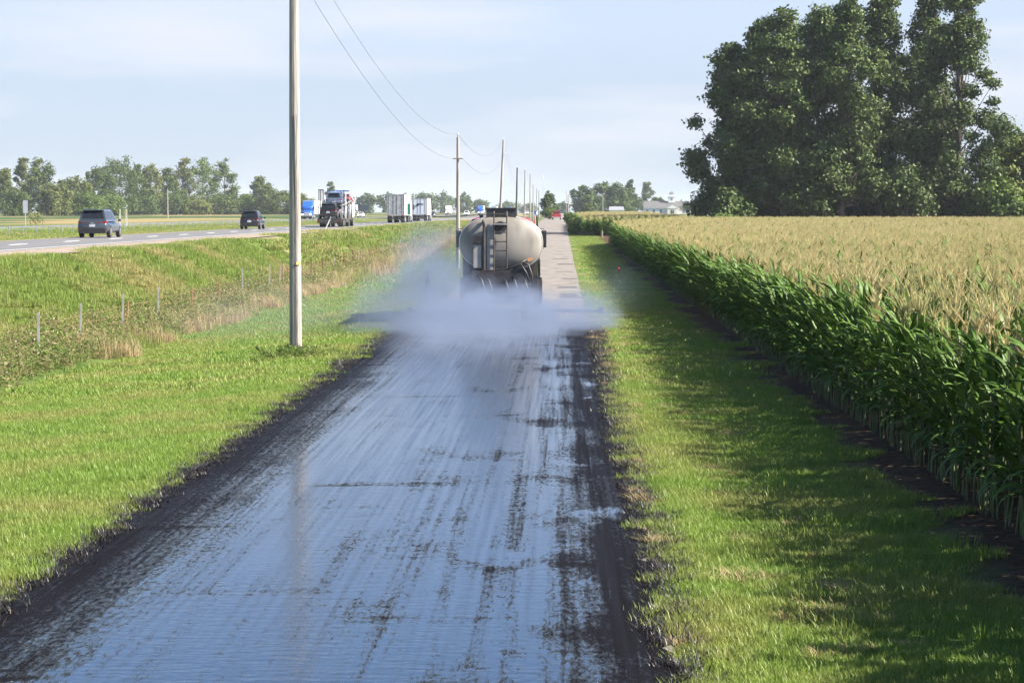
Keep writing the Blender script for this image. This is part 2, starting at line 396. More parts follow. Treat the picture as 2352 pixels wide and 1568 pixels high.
roadz = lambda e: (lambda x, y: float(max(0, rise(y))) + .03 * (1 - ((x + 2) / 2.9) ** 2) + e)
ys_far = np.unique(np.concatenate([np.arange(-35, 120, 1.0), np.arange(120, 400, 5), np.arange(400, 1500, 25)]))
tag(strip('frontage_road', -4.85, .86, ys_far, roadz(.004), M('old_asphalt'), .05, seed=3, nx=8), 'pale dry asphalt lane running on past the tanker')
tag(strip('fresh_tar_coat', -4.95, .93, np.arange(-35, 71.6, .22), roadz(.012), M('wet_tar'), .13, seed=5, nx=24), 'glossy black tar freshly sprayed over the lane')
for k, (x0, x1, y0, y1) in enumerate([(-.1, .75, 92, 97), (-.2, .7, 104, 106.5), (.1, .8, 118, 119.6), (-.3, .6, 131, 132.2), (-.2, .75, 150, 153), (-.6, .5, 165, 167)]):
    p = strip('asphalt_patch', x0, x1, np.linspace(y0, y1, 9), roadz(.008), M('asphalt_patch'), .14, seed=20 + k, nx=3)
    tag(p, 'dark repair patch on the dry lane')
hz = lambda e: (lambda x, y: 1.9 + max(0, float(rise(y)) - 1.9) + e)
ys_h = np.unique(np.concatenate([np.arange(40, 400, 10), np.arange(400, 1700, 25)]))
hw = tag(strip('interstate_road', -30.9, -22.6, ys_h, hz(.012), M('highway_asphalt')), 'raised grey two lane carriageway with cars heading away')
tag(strip('gravel_shoulder', -22.6, -19.4, ys_h, hz(.006), M('gravel'), .18, seed=9), 'pale gravel shoulder beside the raised carriageway')
tag(strip('far_carriageway', -60.5, -50.5, ys_h, hz(.012), M('highway_asphalt'), shift=far_x), 'grey carriageway beyond the grass median')
tag(strip('edge_line', -23.15, -22.97, ys_h, hz(.017), M('road_paint'), nx=2), 'white edge line along the carriageway')
tag(strip('yellow_edge_line', -30.45, -30.3, ys_h, hz(.017), M('yellow_paint'), nx=2), 'yellow edge line beside the median')
dm = MB(); dm.box((0, 0, 0), (.16, 3.6, .008)); dme = None
for k in range(45):
    y = 86 + k * 12.2
    if dme is None: d = dm.build('lane_dash', M('road_paint'), hw); dme = d.data
    else: d = obj('lane_dash', dme, hw)
    d.location = (-26.65, y, hz(.019)(0, y))

# ------------------------------------------------------------------ scatter by geometry nodes
def gn_scatter(name, pts, rot, scale, idx, variants, kind='stuff', label=None):
    """one object whose points carry copies of the variants (objects kept out of the scene)"""
    colv = bpy.data.collections.new(name + '_variants')
    for v in variants: colv.objects.link(v)
    me = bpy.data.meshes.new(name); n = len(pts)
    me.vertices.add(n); me.vertices.foreach_set('co', np.ascontiguousarray(pts, np.float32).ravel())
    at = me.attributes.new('turn', 'FLOAT_VECTOR', 'POINT'); at.data.foreach_set('vector', np.ascontiguousarray(rot, np.float32).ravel())
    at = me.attributes.new('size', 'FLOAT_VECTOR', 'POINT')
    sc = np.asarray(scale, np.float32)
    if sc.ndim == 1: sc = np.repeat(sc[:, None], 3, 1)
    at.data.foreach_set('vector', np.ascontiguousarray(sc).ravel())
    at = me.attributes.new('which', 'INT', 'POINT'); at.data.foreach_set('value', np.asarray(idx, np.int32))
    o = obj(name, me); tag(o, label, kind=kind)
    ng = bpy.data.node_groups.new(name, 'GeometryNodeTree')
    ng.interface.new_socket('Geometry', in_out='INPUT', socket_type='NodeSocketGeometry')
    ng.interface.new_socket('Geometry', in_out='OUTPUT', socket_type='NodeSocketGeometry')
    N, L = ng.nodes, ng.links
    gi = N.new('NodeGroupInput'); go = N.new('NodeGroupOutput')
    ci = N.new('GeometryNodeCollectionInfo'); ci.inputs['Collection'].default_value = colv
    ci.inputs['Separate Children'].default_value = True; ci.inputs['Reset Children'].default_value = True
    ip = N.new('GeometryNodeInstanceOnPoints'); ip.inputs['Pick Instance'].default_value = True
    def na(nm, ty):
        q = N.new('GeometryNodeInputNamedAttribute'); q.data_type = ty; q.inputs['Name'].default_value = nm
        return q.outputs[0]
    L.new(gi.outputs[0], ip.inputs['Points']); L.new(ci.outputs[0], ip.inputs['Instance'])
    L.new(na('which', 'INT'), ip.inputs['Instance Index']); L.new(na('turn', 'FLOAT_VECTOR'), ip.inputs['Rotation']); L.new(na('size', 'FLOAT_VECTOR'), ip.inputs['Scale'])
    L.new(ip.outputs[0], go.inputs[0])
    md = o.modifiers.new('scatter', 'NODES'); md.node_group = ng
    return o

def raw_obj(name, me): return bpy.data.objects.new(name, me)

def blade_patch(name, size, n, h0, h1, w, m, bend=.5, seed=0, clump=.0):
    r = np.random.default_rng(seed)
    c = (r.random((n, 2)) - .5) * size
    if clump:
        k = max(4, n // 18); cc = (r.random((k, 2)) - .5) * size; c = cc[r.integers(0, k, n)] + r.normal(0, clump, (n, 2))
    h = r.uniform(h0, h1, n) * r.uniform(.6, 1.15, n); az = r.uniform(0, 2 * np.pi, n); b = h * r.uniform(.1, bend * 1.6, n)
    d = np.stack([np.cos(az), np.sin(az)], 1); s = np.stack([-d[:, 1], d[:, 0]], 1) * (w / 2) * r.uniform(.6, 1.4, n)[:, None]
    V = np.zeros((n, 5, 3))
    V[:, 0, :2] = c - s; V[:, 1, :2] = c + s
    V[:, 2, :2] = c - s * .8 + d * b[:, None] * .3; V[:, 3, :2] = c + s * .8 + d * b[:, None] * .3
    V[:, 2, 2] = V[:, 3, 2] = h * .6; V[:, 4, :2] = c + d * b[:, None]; V[:, 4, 2] = h
    V[:, 0:2, 2] = -.02
    i = np.arange(n)[:, None] * 5
    F = np.concatenate([i + [0, 1, 3], i + [0, 3, 2], i + [2, 3, 4]])
    return np_mesh(name, V.reshape(-1, 3), F, m)

def in_view(X, Y, pad=1.0):
    return (Y > 15) & (X > -.2262 * Y * 1.02 - .022 * Y - pad) & (X < .2042 * Y * 1.02 + pad)

def scatter_grass(name, label, x0, x1, y0, y1, step, meshes, smin, smax, seed, keep=None, jit=.5):
    r = np.random.default_rng(seed)
    X, Y = np.meshgrid(np.arange(x0, x1, step), np.arange(y0, y1, step)); X = X.ravel(); Y = Y.ravel()
    X = X + r.uniform(-jit, jit, len(X)) * step; Y = Y + r.uniform(-jit, jit, len(Y)) * step
    k = in_view(X, Y) & (X > x0 - .05) & (X < x1 + .05)
    if keep is not None: k &= keep(X, Y, r)
    X, Y = X[k], Y[k]; n = len(X)
    P = np.stack([X, Y, gz(X, Y)], 1)
    rot = np.zeros((n, 3)); rot[:, 2] = r.uniform(0, 2 * np.pi, n)
    s = np.repeat(r.uniform(smin, smax, n)[:, None], 3, 1); s[:, 2] *= r.uniform(.75, 1.3, n)
    return gn_scatter(name, P, rot, s, r.integers(0, len(meshes), n), [raw_obj(name + '_patch', q) for q in meshes], label=label)

NEARG = [blade_patch('turf', .55, 560, .045, .10, .0065, M('mown_grass'), .7, 10 + i, .05 if i % 2 else 0) for i in range(5)]
MIDG = [blade_patch('turf', 1.1, 680, .05, .105, .015, M('mown_grass'), .7, 20 + i, .1 if i % 2 else 0) for i in range(4)]
FARG = [blade_patch('turf', 2.4, 760, .05, .12, .034, M('mown_grass'), .6, 30 + i) for i in range(3)]
thin = lambda X, Y, r: r.random(len(X)) < np.clip((4.35 - X) / .7, .06, 1)
for nm, x0, x1 in (('verge_grass', 1.05, 4.5), ('lawn_grass', -11.6, -5.05)):
    lab = 'short green grass between the lane and the corn' if x0 > 0 else 'short green grass between the lane and the weedy fence'
    kp = thin if x0 > 0 else None
    scatter_grass(nm, lab, x0, x1, 15, 46, .30, NEARG, .85, 1.2, 41, kp)
    xi = x0 + .3 if x0 > 0 else x0; xo = x1 if x0 > 0 else x1 - .3
    scatter_grass(nm, lab, xi, xo, 46, 110, .62, MIDG, .85, 1.2, 42, kp)
    scatter_grass(nm, lab, xi + (.7 if x0 > 0 else 0), xo - (.7 if x0 < 0 else 0), 110, 300, 1.4, FARG, .85, 1.2, 43, kp)
TALLG = [blade_patch('tall_turf', 1.3, 1000, .09, .2, .013, M('rough_grass'), .6, 50 + i, .12 if i % 2 else 0) for i in range(4)]
TALLF = [blade_patch('tall_turf', 3.0, 1100, .1, .24, .04, M('rough_grass'), .5, 60 + i) for i in range(3)]
scatter_grass('slope_grass', 'long rough grass on the bank below the raised carriageway', -19.3, -14.2, 50, 130, .65, TALLG, .8, 1.3, 44)
scatter_grass('slope_grass', 'long rough grass on the bank below the raised carriageway', -19.3, -11.0, 130, 420, 1.7, TALLF, .8, 1.3, 45)
scatter_grass('median_grass', 'green grass of the median between the carriageways', -49.8, -31.8, 120, 420, 2.3, TALLF, .7, 1.0, 46)
TUFT = [blade_patch('tuft', .4, 130, .09, .18, .0075, M('mown_grass'), .8, 75 + i, .06) for i in range(3)]
scatter_grass('grass_tufts', 'taller tufts standing up out of the short grass', 1.2, 4.3, 15, 60, .55, TUFT, .7, 1.2, 55, lambda X, Y, r: r.random(len(X)) < .25)
scatter_grass('grass_tufts', 'taller tufts standing up out of the short lawn', -11.4, -5.2, 15, 75, .6, TUFT, .7, 1.2, 56, lambda X, Y, r: r.random(len(X)) < .22)
TARRED = [blade_patch('tarred_blades', .34, 110, .03, .11, .010, M('tar_black'), 1.2, 95 + i, .05) for i in range(3)]
scatter_grass('tarred_grass', 'grass along the left edge of the lane blackened by tar', -5.22, -4.86, 15, 71, .15, TARRED, .6, 1.1, 57, lambda X, Y, r: r.random(len(X)) < np.clip((X + 5.3) / .3, .2, .9))
scatter_grass('tarred_grass', 'grass along the right edge of the lane blackened by tar', .86, 1.2, 15, 71, .15, TARRED, .6, 1.1, 58, lambda X, Y, r: r.random(len(X)) < np.clip((1.28 - X) / .3, .2, .9))
STRAW = [blade_patch('straw', .4, 190, .05, .12, .009, M('dry_grass'), 2.2, 70 + i, .05) for i in range(3)]
scatter_grass('dead_grass_clippings', 'tan dead grass lying in tufts on the sunny verge', 1.0, 3.6, 15, 75, .33, STRAW, .6, 1.1, 47,
              lambda X, Y, r: (r.random(len(X)) < .07 + .14 * ((X < 1.4))) | ((np.abs(X - 2.0 - .15 * np.sin(Y * .7)) < .22) & (r.random(len(X)) < .6 * (np.sin(Y * 1.9) > -.2))))

# weeds along the fence
def weed_mesh(name, seed, h=.8, spread=.5, n_stem=9, dryness=.5, down=30, nl=270):
    r = np.random.default_rng(seed); V = []; F = []; MI = []
    def q(c, d, w, mi):
        n0 = len(V); d = np.array(d); s = np.cross(d, r.normal(size=3)); s = s / (np.linalg.norm(s) + 1e-9) * w
        V.extend([c, c + d * .5 + s, c + d, c + d * .5 - s]); F.append((n0, n0 + 1, n0 + 2, n0 + 3)); MI.append(mi)
    for k in range(n_stem):
        b = np.array([r.normal(0, spread * .5), r.normal(0, spread * .5), 0]); hh = h * r.uniform(.55, 1.1)
        top = b + [r.normal(0, .12), r.normal(0, .12), hh]
        q(b, top - b, .008, 1)
        for j in range(nl // n_stem):
            t = r.uniform(.12, 1); p = b + (top - b) * t
            dd = r.normal(size=3); dd[2] = abs(dd[2]) * .5; dd /= np.linalg.norm(dd)
            q(p + dd * .03, dd * r.uniform(.05, .14), r.uniform(.007, .018), 1 if r.random() < dryness else 0)
        for j in range(down // n_stem):
            p = top + r.normal(0, .05, 3) - [0, 0, r.uniform(0, .15)]
            dd = r.normal(size=3); q(p, dd / np.linalg.norm(dd) * .035, .016, 2)
    return np_mesh(name, np.array(V), np.array(F), [M('weed_leaf'), M('weed_dry'), M('seed_down')], MI)
WEED = [weed_mesh('weed', 80, .55, .6, 9, .25, 8), weed_mesh('weed', 81, .5, .6, 9, .6, 4), weed_mesh('weed', 82, .62, .5, 9, .4, 10), weed_mesh('weed', 83, .42, .7, 10, .12, 0, 230)]
scatter_grass('fence_weeds', 'brown and green thistles and weeds growing along the wire fence', -15.0, -12.1, 48, 130, .50, WEED, .7, 1.15, 48,
              lambda X, Y, r: r.random(len(X)) < np.where(X < -12.6, .92, .45))
scatter_grass('fence_weeds', 'brown and green thistles and weeds growing along the wire fence', -14.8, -12.2, 130, 300, 1.0, WEED, 1.1, 1.7, 49)
TAN = [blade_patch('tan_grass', 1.2, 420, .3, .65, .012, M('dry_grass'), .35, 90 + i, .1) for i in range(2)] + [blade_patch('tan_grass', 1.2, 420, .25, .55, .014, M('rough_grass'), .4, 93, .1)]
scatter_grass('tall_tan_grass', 'tall tan seeding grass among the fence weeds', -14.6, -11.4, 60, 130, .85, TAN, .6, 1.05, 50,
              lambda X, Y, r: r.random(len(X)) < np.clip((Y - 50) / 60, .18, .8))
scatter_grass('tall_tan_grass', 'tall tan seeding grass along the far fence line', -14.8, -11.0, 120, 320, 1.4, TAN, 1.0, 1.7, 51,
              lambda X, Y, r: r.random(len(X)) < .75)

# ------------------------------------------------------------------ corn
def corn_leaf_np(r, h, az, ln, w, up, droop, ns):
    """one arched leaf blade folded along its midrib, (verts, faces)"""
    V = []; a_ = up; p = np.array([0.012, 0, h]); step = ln / ns
    tw = r.normal(0, .5)
    for i in range(ns + 1):
        t = i / ns; ww = w * (min(1, .45 + 2.4 * t)) * (1 - t ** 2.2) + .002
        tilt = tw * t; off = np.array([0, math.cos(tilt), math.sin(tilt)]) * ww / 2
        V += [p - off + [0, 0, ww * .18], p.copy(), p + off + [0, 0, ww * .18]]
        p = p + np.array([math.cos(a_), 0, math.sin(a_)]) * step
        a_ -= droop / ns * (.4 + 1.4 * t)
    V = np.array(V); c, s = math.cos(az), math.sin(az)
    V = V @ np.array([[c, s, 0], [-s, c, 0], [0, 0, 1]])
    F = []
    for i in range(ns):
        for k in (0, 1): F.append((i * 3 + k, i * 3 + k + 1, i * 3 + k + 4, i * 3 + k + 3))
    return V, np.array(F)
def tassel_np(r, z0, n=11, wd=.0105):
    V = []; F = []
    def spike(a0, b0, w):
        n0 = len(V); d = b0 - a0; s1 = np.cross(d, [0.3, .2, 1.0]); s1 = s1 / np.linalg.norm(s1) * w; s2 = np.cross(d, s1); s2 = s2 / np.linalg.norm(s2) * w
        V.extend([a0 - s1, a0 + s1, b0, a0 - s2, a0 + s2]); F.append((n0, n0 + 1, n0 + 2, n0 + 2)); F.append((n0 + 3, n0 + 4, n0 + 2, n0 + 2))
    base = np.array([0, 0, z0])
    spike(base, base + [r.normal(0, .02), r.normal(0, .02), .5], wd * 1.15)
    for k in range(n):
        az = r.uniform(0, 6.28); o = base + [0, 0, r.uniform(.08, .24)]; t = r.uniform(.2, .8); ln = r.uniform(.2, .32)
        spike(o, o + np.array([math.cos(az) * math.sin(t), math.sin(az) * math.sin(t), math.cos(t)]) * ln, wd)
    F = np.array(F)[:, :3]
    return np.array(V), F
def corn_variant(seed, ns=6, nl=15, H=1.85, wd=.0105, lw=1.0):
    r = np.random.default_rng(seed); leaves = []; az0 = r.normal(0, .5) + math.pi / 2 * 0
    for k in range(nl):
        t = (k + .5) / nl; h = .30 + (H - .42) * t ** .82; az = az0 + math.pi * k + r.normal(0, .85)
        ln = r.uniform(.62, .88) * (1 - .35 * abs(t - .5) ** 1.2 * 1.6)
        leaves.append(corn_leaf_np(r, h, az, ln, lw * r.uniform(.062, .088), r.uniform(1.0, 1.35) * (.4 + .6 * min(1, t * 1.8)), r.uniform(1.1, 2.3) * (1.15 - .45 * t) + .5 * (t < .35), ns))
    return leaves, tassel_np(r, H, 11, wd), H
cl, cs, ct = M('corn_leaf'), M('corn_stalk'), M('corn_tassel')
def stalk_mb(H):
    s = MB(); s.tube([(0, 0, -.03), (.004, 0, .6), (0, .004, 1.3), (0, 0, H + .1)], [.014, .013, .010, .006], 6); return s
ROW0, ROWS, PLANT = 4.95, .76, .18
Ym = lambda X: 217 + np.clip((X - 4.9) * 6.5, 0, 62)
def corn_points():
    r = np.random.default_rng(5); P = []
    for k in range(120):
        x = ROW0 + k * ROWS; y0 = 6.0 if k < 8 else max(21.5, (x - 1.2) / .2042 - 1.5)
        y = np.arange(y0, 330 if x > 16 else 430, PLANT); y = y + r.normal(0, .03, len(y)); X = x + r.normal(0, .035, len(y))
        keep = (y < Ym(X)) | (y > 284)
        keep &= ~((y > 276) & (X > 16))
        if x > 60: keep &= y < 300
        y, X = y[keep], X[keep]
        # thin far plants out (they overlap to one surface) and use bigger ones
        P.append(np.stack([X, y], 1))
    for k in range(3):
        x = ROW0 - (k + 1) * .76 + .3
        y = np.arange(285, 430, PLANT); P.append(np.stack([x + r.normal(0, .03, len(y)), y], 1))
    P = np.concatenate(P)
    far = P[:, 1] > 150
    P = P[~far | (r.random(len(P)) < .62)]
    return P
CP = corn_points()
order = np.argsort(CP[:, 0] ** 2 + CP[:, 1] ** 2); vis = in_view(CP[:, 0], CP[:, 1], .4)
front = [i for i in order if vis[i]][:300]
mask = np.ones(len(CP), bool); mask[front] = False
# the three hundred nearest, each a plant of its own
protos = []
for v in range(5):
    lv, ts, H = corn_variant(100 + v, lw=1.08)
    e = bpy.data.objects.new('corn_plant', None); e.empty_display_size = .2; COL.objects.link(e)
    stalk_mb(H).build('stalk', cs, e)
    for V, F in lv: obj('leaf', np_mesh('leaf', V, F, cl, smooth=True), e)
    obj('tassel', np_mesh('tassel', ts[0], ts[1], ct), e)
    tag(e, 'tasselled green corn plant standing in the nearest edge rows of the corn field', 'corn plant', 'corn plants at the near edge of the field')
    protos.append(e)
r = np.random.default_rng(9)
for j, i in enumerate(front):
    e = protos[j] if j < 5 else copy_tree(protos[int(r.integers(0, 5))])
    x, y = CP[i]; e.location = (x, y, g(x, y)); s = r.uniform(.9, 1.13); e.scale = (s, s, s * r.uniform(.95, 1.06))
    e.rotation_euler = (r.normal(0, .05), r.normal(0, .05), (math.pi if r.random() < .5 else 0) + r.normal(0, .5))
def joined(name, seed, ns, nl, wd=.0105):
    lv, ts, H = corn_variant(seed, ns, nl, 1.85, wd, 1.35); s = stalk_mb(H); V = [np.array(s.v)]; F = [np.array([f for f in s.f if len(f) == 4])]; MI = [1] * len(F[0]); o = len(s.v)
    for a_, b_ in lv: V.append(a_); F.append(b_ + o); MI += [0] * len(b_); o += len(a_)
    me_v = np.concatenate(V + [ts[0]]); tf = ts[1] + o
    me = bpy.data.meshes.new(name); faces = [tuple(f) for q in F for f in q.tolist()] + [tuple(f) for f in tf.tolist()]
    me.from_pydata(me_v.tolist(), [], faces)
    for m in (cl, cs, ct): me.materials.append(m)
    me.polygons.foreach_set('material_index', MI + [2] * len(tf)); me.update(); return me
CORN = [raw_obj('corn_variant', joined('corn_variant', 120 + v, 4, 15, .0105 if v < 5 else .013)) for v in range(9)]
rest = CP[mask]; n = len(rest); rot = np.zeros((n, 3)); rot[:, 2] = (r.random(n) < .5) * math.pi + r.normal(0, .5, n); rot[:, :2] = r.normal(0, .05, (n, 2))
sc = np.repeat(r.uniform(.88, 1.13, n)[:, None], 3, 1); fy = rest[:, 1] > 150; sc[fy, :2] *= 1.25
lighter = (rest[:, 1] > 284)
gn_scatter('corn_field', np.stack([rest[:, 0], rest[:, 1], gz(rest[:, 0], rest[:, 1])], 1), rot, sc, np.where(rest[:, 1] < 75, r.integers(0, 5, n), r.integers(5, 9, n)), CORN,
           label='wide field of tasselled corn behind the nearest plants')

# ------------------------------------------------------------------ trees
def quads_to_mesh(name, C, Nrm, size, m, r):
    n = len(C); t = r.normal(size=(n, 3)); t -= Nrm * (t * Nrm).sum(1, keepdims=True); t /= np.linalg.norm(t, axis=1, keepdims=True) + 1e-9
    b = np.cross(Nrm, t); s = (size * r.uniform(.55, 1.25, n))[:, None]
    V = np.stack([C - t * s, C - b * s * .6, C + t * s, C + b * s * .6], 1).reshape(-1, 3)
    return np_mesh(name, V, np.arange(4 * n).reshape(n, 4), m)
def leaves_from_blobs(blobs, n, size, r):
    B = np.array(blobs); w = B[:, 3] * B[:, 4] + B[:, 3] * B[:, 5]; w /= w.sum()
    k = r.choice(len(B), n, p=w); d = r.normal(size=(n, 3)); d /= np.linalg.norm(d, axis=1, keepdims=True)
    rad = r.random(n) ** .5 * r.uniform(.85, 1.18, n)
    lump = 1 + .22 * np.sin(d[:, 0] * 5 + k) * np.sin(d[:, 1] * 6 + 2 * k) + .18 * np.sin(d[:, 2] * 7 + k * 3)
    C = B[k, :3] + d * B[k, 3:6] * (rad * lump)[:, None]
    N = d + r.normal(0, .85, (n, 3)) + [0, 0, .25]; N /= np.linalg.norm(N, axis=1, keepdims=True)
    return C, N
def tree(name, x, y, H, W, label, cat='tree', group=None, shape='column', bot=.2, nb=26, n=9000, ls=.4, tr=.35, seed=1, leaf='tree_leaf', bark='bark', lean=0, z=None, dens=1):
    r = np.random.default_rng(seed); e = empty(name, (x, y, g(x, y) if z is None else z))
    tag(e, label, cat, group)
    def env(t):
        if shape == 'column': return (.45 + .75 * math.sin(min(1, t * 1.05 + .12) * math.pi) ** .8) * (1 - .25 * t)
        if shape == 'spread': return (.35 + .75 * math.sin(min(1, .25 + t * .72) * math.pi))
        return math.sqrt(max(0.05, 1 - (2 * t - .95) ** 2 * .9))
    blobs = []; cx = lambda t: lean * t * H
    for k in range(nb):
        t = (k + r.random()) / nb; rr = env(t) * W / 2; az = k * 2.4 + r.normal(0, .4); q = rr * (r.uniform(.2, .8) if nb < 60 else r.uniform(.1, .92))
        br = W / 2 * (r.uniform(.26, .5) if nb < 60 else r.uniform(.2, .42)) * (1 - .3 * t)
        zc = H * (bot + (1 - bot) * t) - br * .5 * (t > .7)
        blobs.append((cx(t) + q * math.cos(az), q * math.sin(az), max(br * .5, zc - br * .3 * (t > .8)), br, br, br * r.uniform(.6, .95)))
    mb = MB(); top = H * .86
    pts = [(cx(t) + r.normal(0, .006 * H) * (t > 0), r.normal(0, .006 * H) * (t > 0), -.2 + top * t) for t in (0, .12, .3, .5, .72, 1)]
    mb.tube(pts, [tr * 1.25, tr, tr * .85, tr * .6, tr * .38, tr * .1], 8)
    for b in blobs:
        zz = b[2]
        t0 = max(.12, min(.85, zz / H - r.uniform(.12, .25))) ; p0 = Vector((cx(t0), 0, t0 * H * .98)); p1 = Vector(b[:3]); mid = p0.lerp(p1, .5) + Vector((0, 0, -.03 * H * r.random()))
        mb.tube([p0, mid, p1], [tr * .38 * (1 - t0 * .7), tr * .22 * (1 - t0 * .6), tr * .05], 5, False)
    mb.build('trunk', M(bark), e, smooth=True)
    C, N = leaves_from_blobs(blobs, int(n), ls, r)
    obj('crown', quads_to_mesh('crown', C, N, ls, M(leaf), r), e)
    return e
def bush(name, x, y, H, W, label, n=2500, ls=.3, seed=1, leaf='bush_leaf', group=None, nb=12, z=None, cat='bush', D=None):
    r = np.random.default_rng(seed); e = empty(name, (x, y, g(x, y) if z is None else z)); tag(e, label, cat, group)
    D = D or W; blobs = []; mb = MB()
    for k in range(nb):
        az = k * 2.4; q = math.sqrt((k + .5) / nb) * .62; br = r.uniform(.26, .38)
        zc = H * max(.22, (1 - q * q) * r.uniform(.45, .8))
        blobs.append((q * W / 2 * math.cos(az), q * D / 2 * math.sin(az), zc, br * W / 2 * 1.2, br * D / 2 * 1.2, min(zc, br * H * .75)))
        mb.tube([(0, 0, -.1), (blobs[-1][0] * .4, blobs[-1][1] * .4, zc * .5), blobs[-1][:3]], [.05 * H / 3, .035 * H / 3, .012], 5, False)
    mb.build('stem', M('bark'), e)
    C, N = leaves_from_blobs(blobs, n, ls, r); obj('foliage', quads_to_mesh('foliage', C, N, ls, M(leaf), r), e)
    return e
def at(px, Y): return (px - 1290) / 5200 * Y            # photo column (2352 px wide) at a known distance -> X

# the tall grove on the right
grove = [  # px, Y, top y, width m, bottom frac, label
    (1674, 298, 92, 10, .16, 'leftmost tall cottonwood of the grove, dark and lower than its neighbours'),
    (1722, 306, 45, 8.5, .3, 'slim cottonwood with a separate pointed top second from the grove edge'),
    (1795, 296, 14, 11.5, .22, 'broad dark cottonwood with two bare trunks near the left of the grove'),
    (1872, 308, 8, 11, .3, 'cottonwood with a rounded top in the middle left of the grove'),
    (1940, 295, -8, 9.5, .28, 'tall narrow cottonwood in the middle of the grove'),
    (2010, 304, -14, 9.5, .3, 'cottonwood left of the bright gap in the grove'),
    (2112, 312, -40, 11.5, .2, 'tallest cottonwood of the grove just right of the sky gap'),
    (2186, 300, -45, 11.5, .14, 'right hand cottonwood of the grove reaching out with a leafy limb'),
]
for k, (px, Y, ty, w, bt, lab) in enumerate(grove):
    x = at(px, Y); H = 3.5 + (487 - ty) * Y / 5200 - g(x, Y)
    tree('cottonwood_tree', x, Y, H, w * (1.12, 1.2, 1.3, 1.32, 1.32, 1.25, 1.18, 1.1)[k], lab, 'tree', 'cottonwoods of the grove by the corn', 'column', bt * .55, 72, 34000, .25, .42, 200 + k, 'cottonwood_leaf', lean=(.0, .03, -.01, .01, 0, .015, .02, .03)[k])
und = [(1680, 292, 6, 6.5, 'dark undergrowth at the left foot of the grove', 'cottonwood_leaf'), (1700, 302, 6, 8, 'dense dark understorey shrub below the second cottonwood', 'tree_leaf'),
       (1770, 308, 8, 9, 'dark understorey shrub between the two bare trunks', 'tree_leaf'), (1850, 303, 7, 9, 'dark understorey shrub under the middle left cottonwoods', 'tree_leaf'),
       (1935, 310, 10, 9, 'tall shaded understorey shrub in the middle of the grove', 'cottonwood_leaf'), (2020, 308, 8, 9, 'shaded shrub below the sky gap', 'tree_leaf'),
       (2085, 296, 10, 8, 'grey green shrub in front of the tallest cottonwood', 'cottonwood_leaf'), (2160, 306, 13, 10, 'tall leafy shrub at the right foot of the grove', 'cottonwood_leaf')]
for k, (px, Y, H, W, lab, lf) in enumerate(und): bush('understorey_shrub', at(px, Y), Y, H, W, lab, 6500, .28, 230 + k, lf, 'shrubs under the cottonwoods', 14)
bush('shrub', at(1662, 287), 287, 3.6, 4.2, 'light green rounded shrub at the left corner of the grove', 1800, .28, 240, 'bush_leaf')
tree('young_tree', at(2300, 318), 318, 15.5, 12, 'mid height green tree right of the grove at the photo edge', 'tree', None, 'round', .08, 26, 9000, .34, .3, 241, 'bush_leaf')
tree('young_tree', at(2345, 305), 305, 14, 10, 'yellow green tree cut by the right edge of the photo', 'tree', None, 'round', .05, 22, 7000, .34, .3, 245, 'tree_leaf_yellow')
bush('shrub', at(2290, 296), 296, 8.5, 8, 'bright green shrub in front of the right hand trees', 5500, .3, 242, 'bush_leaf', None, 16)
bush('shrub', at(2235, 300), 300, 6, 7, 'dark green shrub between the grove and the bright shrub', 3000, .3, 243, 'tree_leaf', None, 14)
bush('shrub', at(2340, 290), 290, 5, 6, 'low green shrub at the right edge behind the corn', 2600, .3, 244, 'tree_leaf', None, 14)

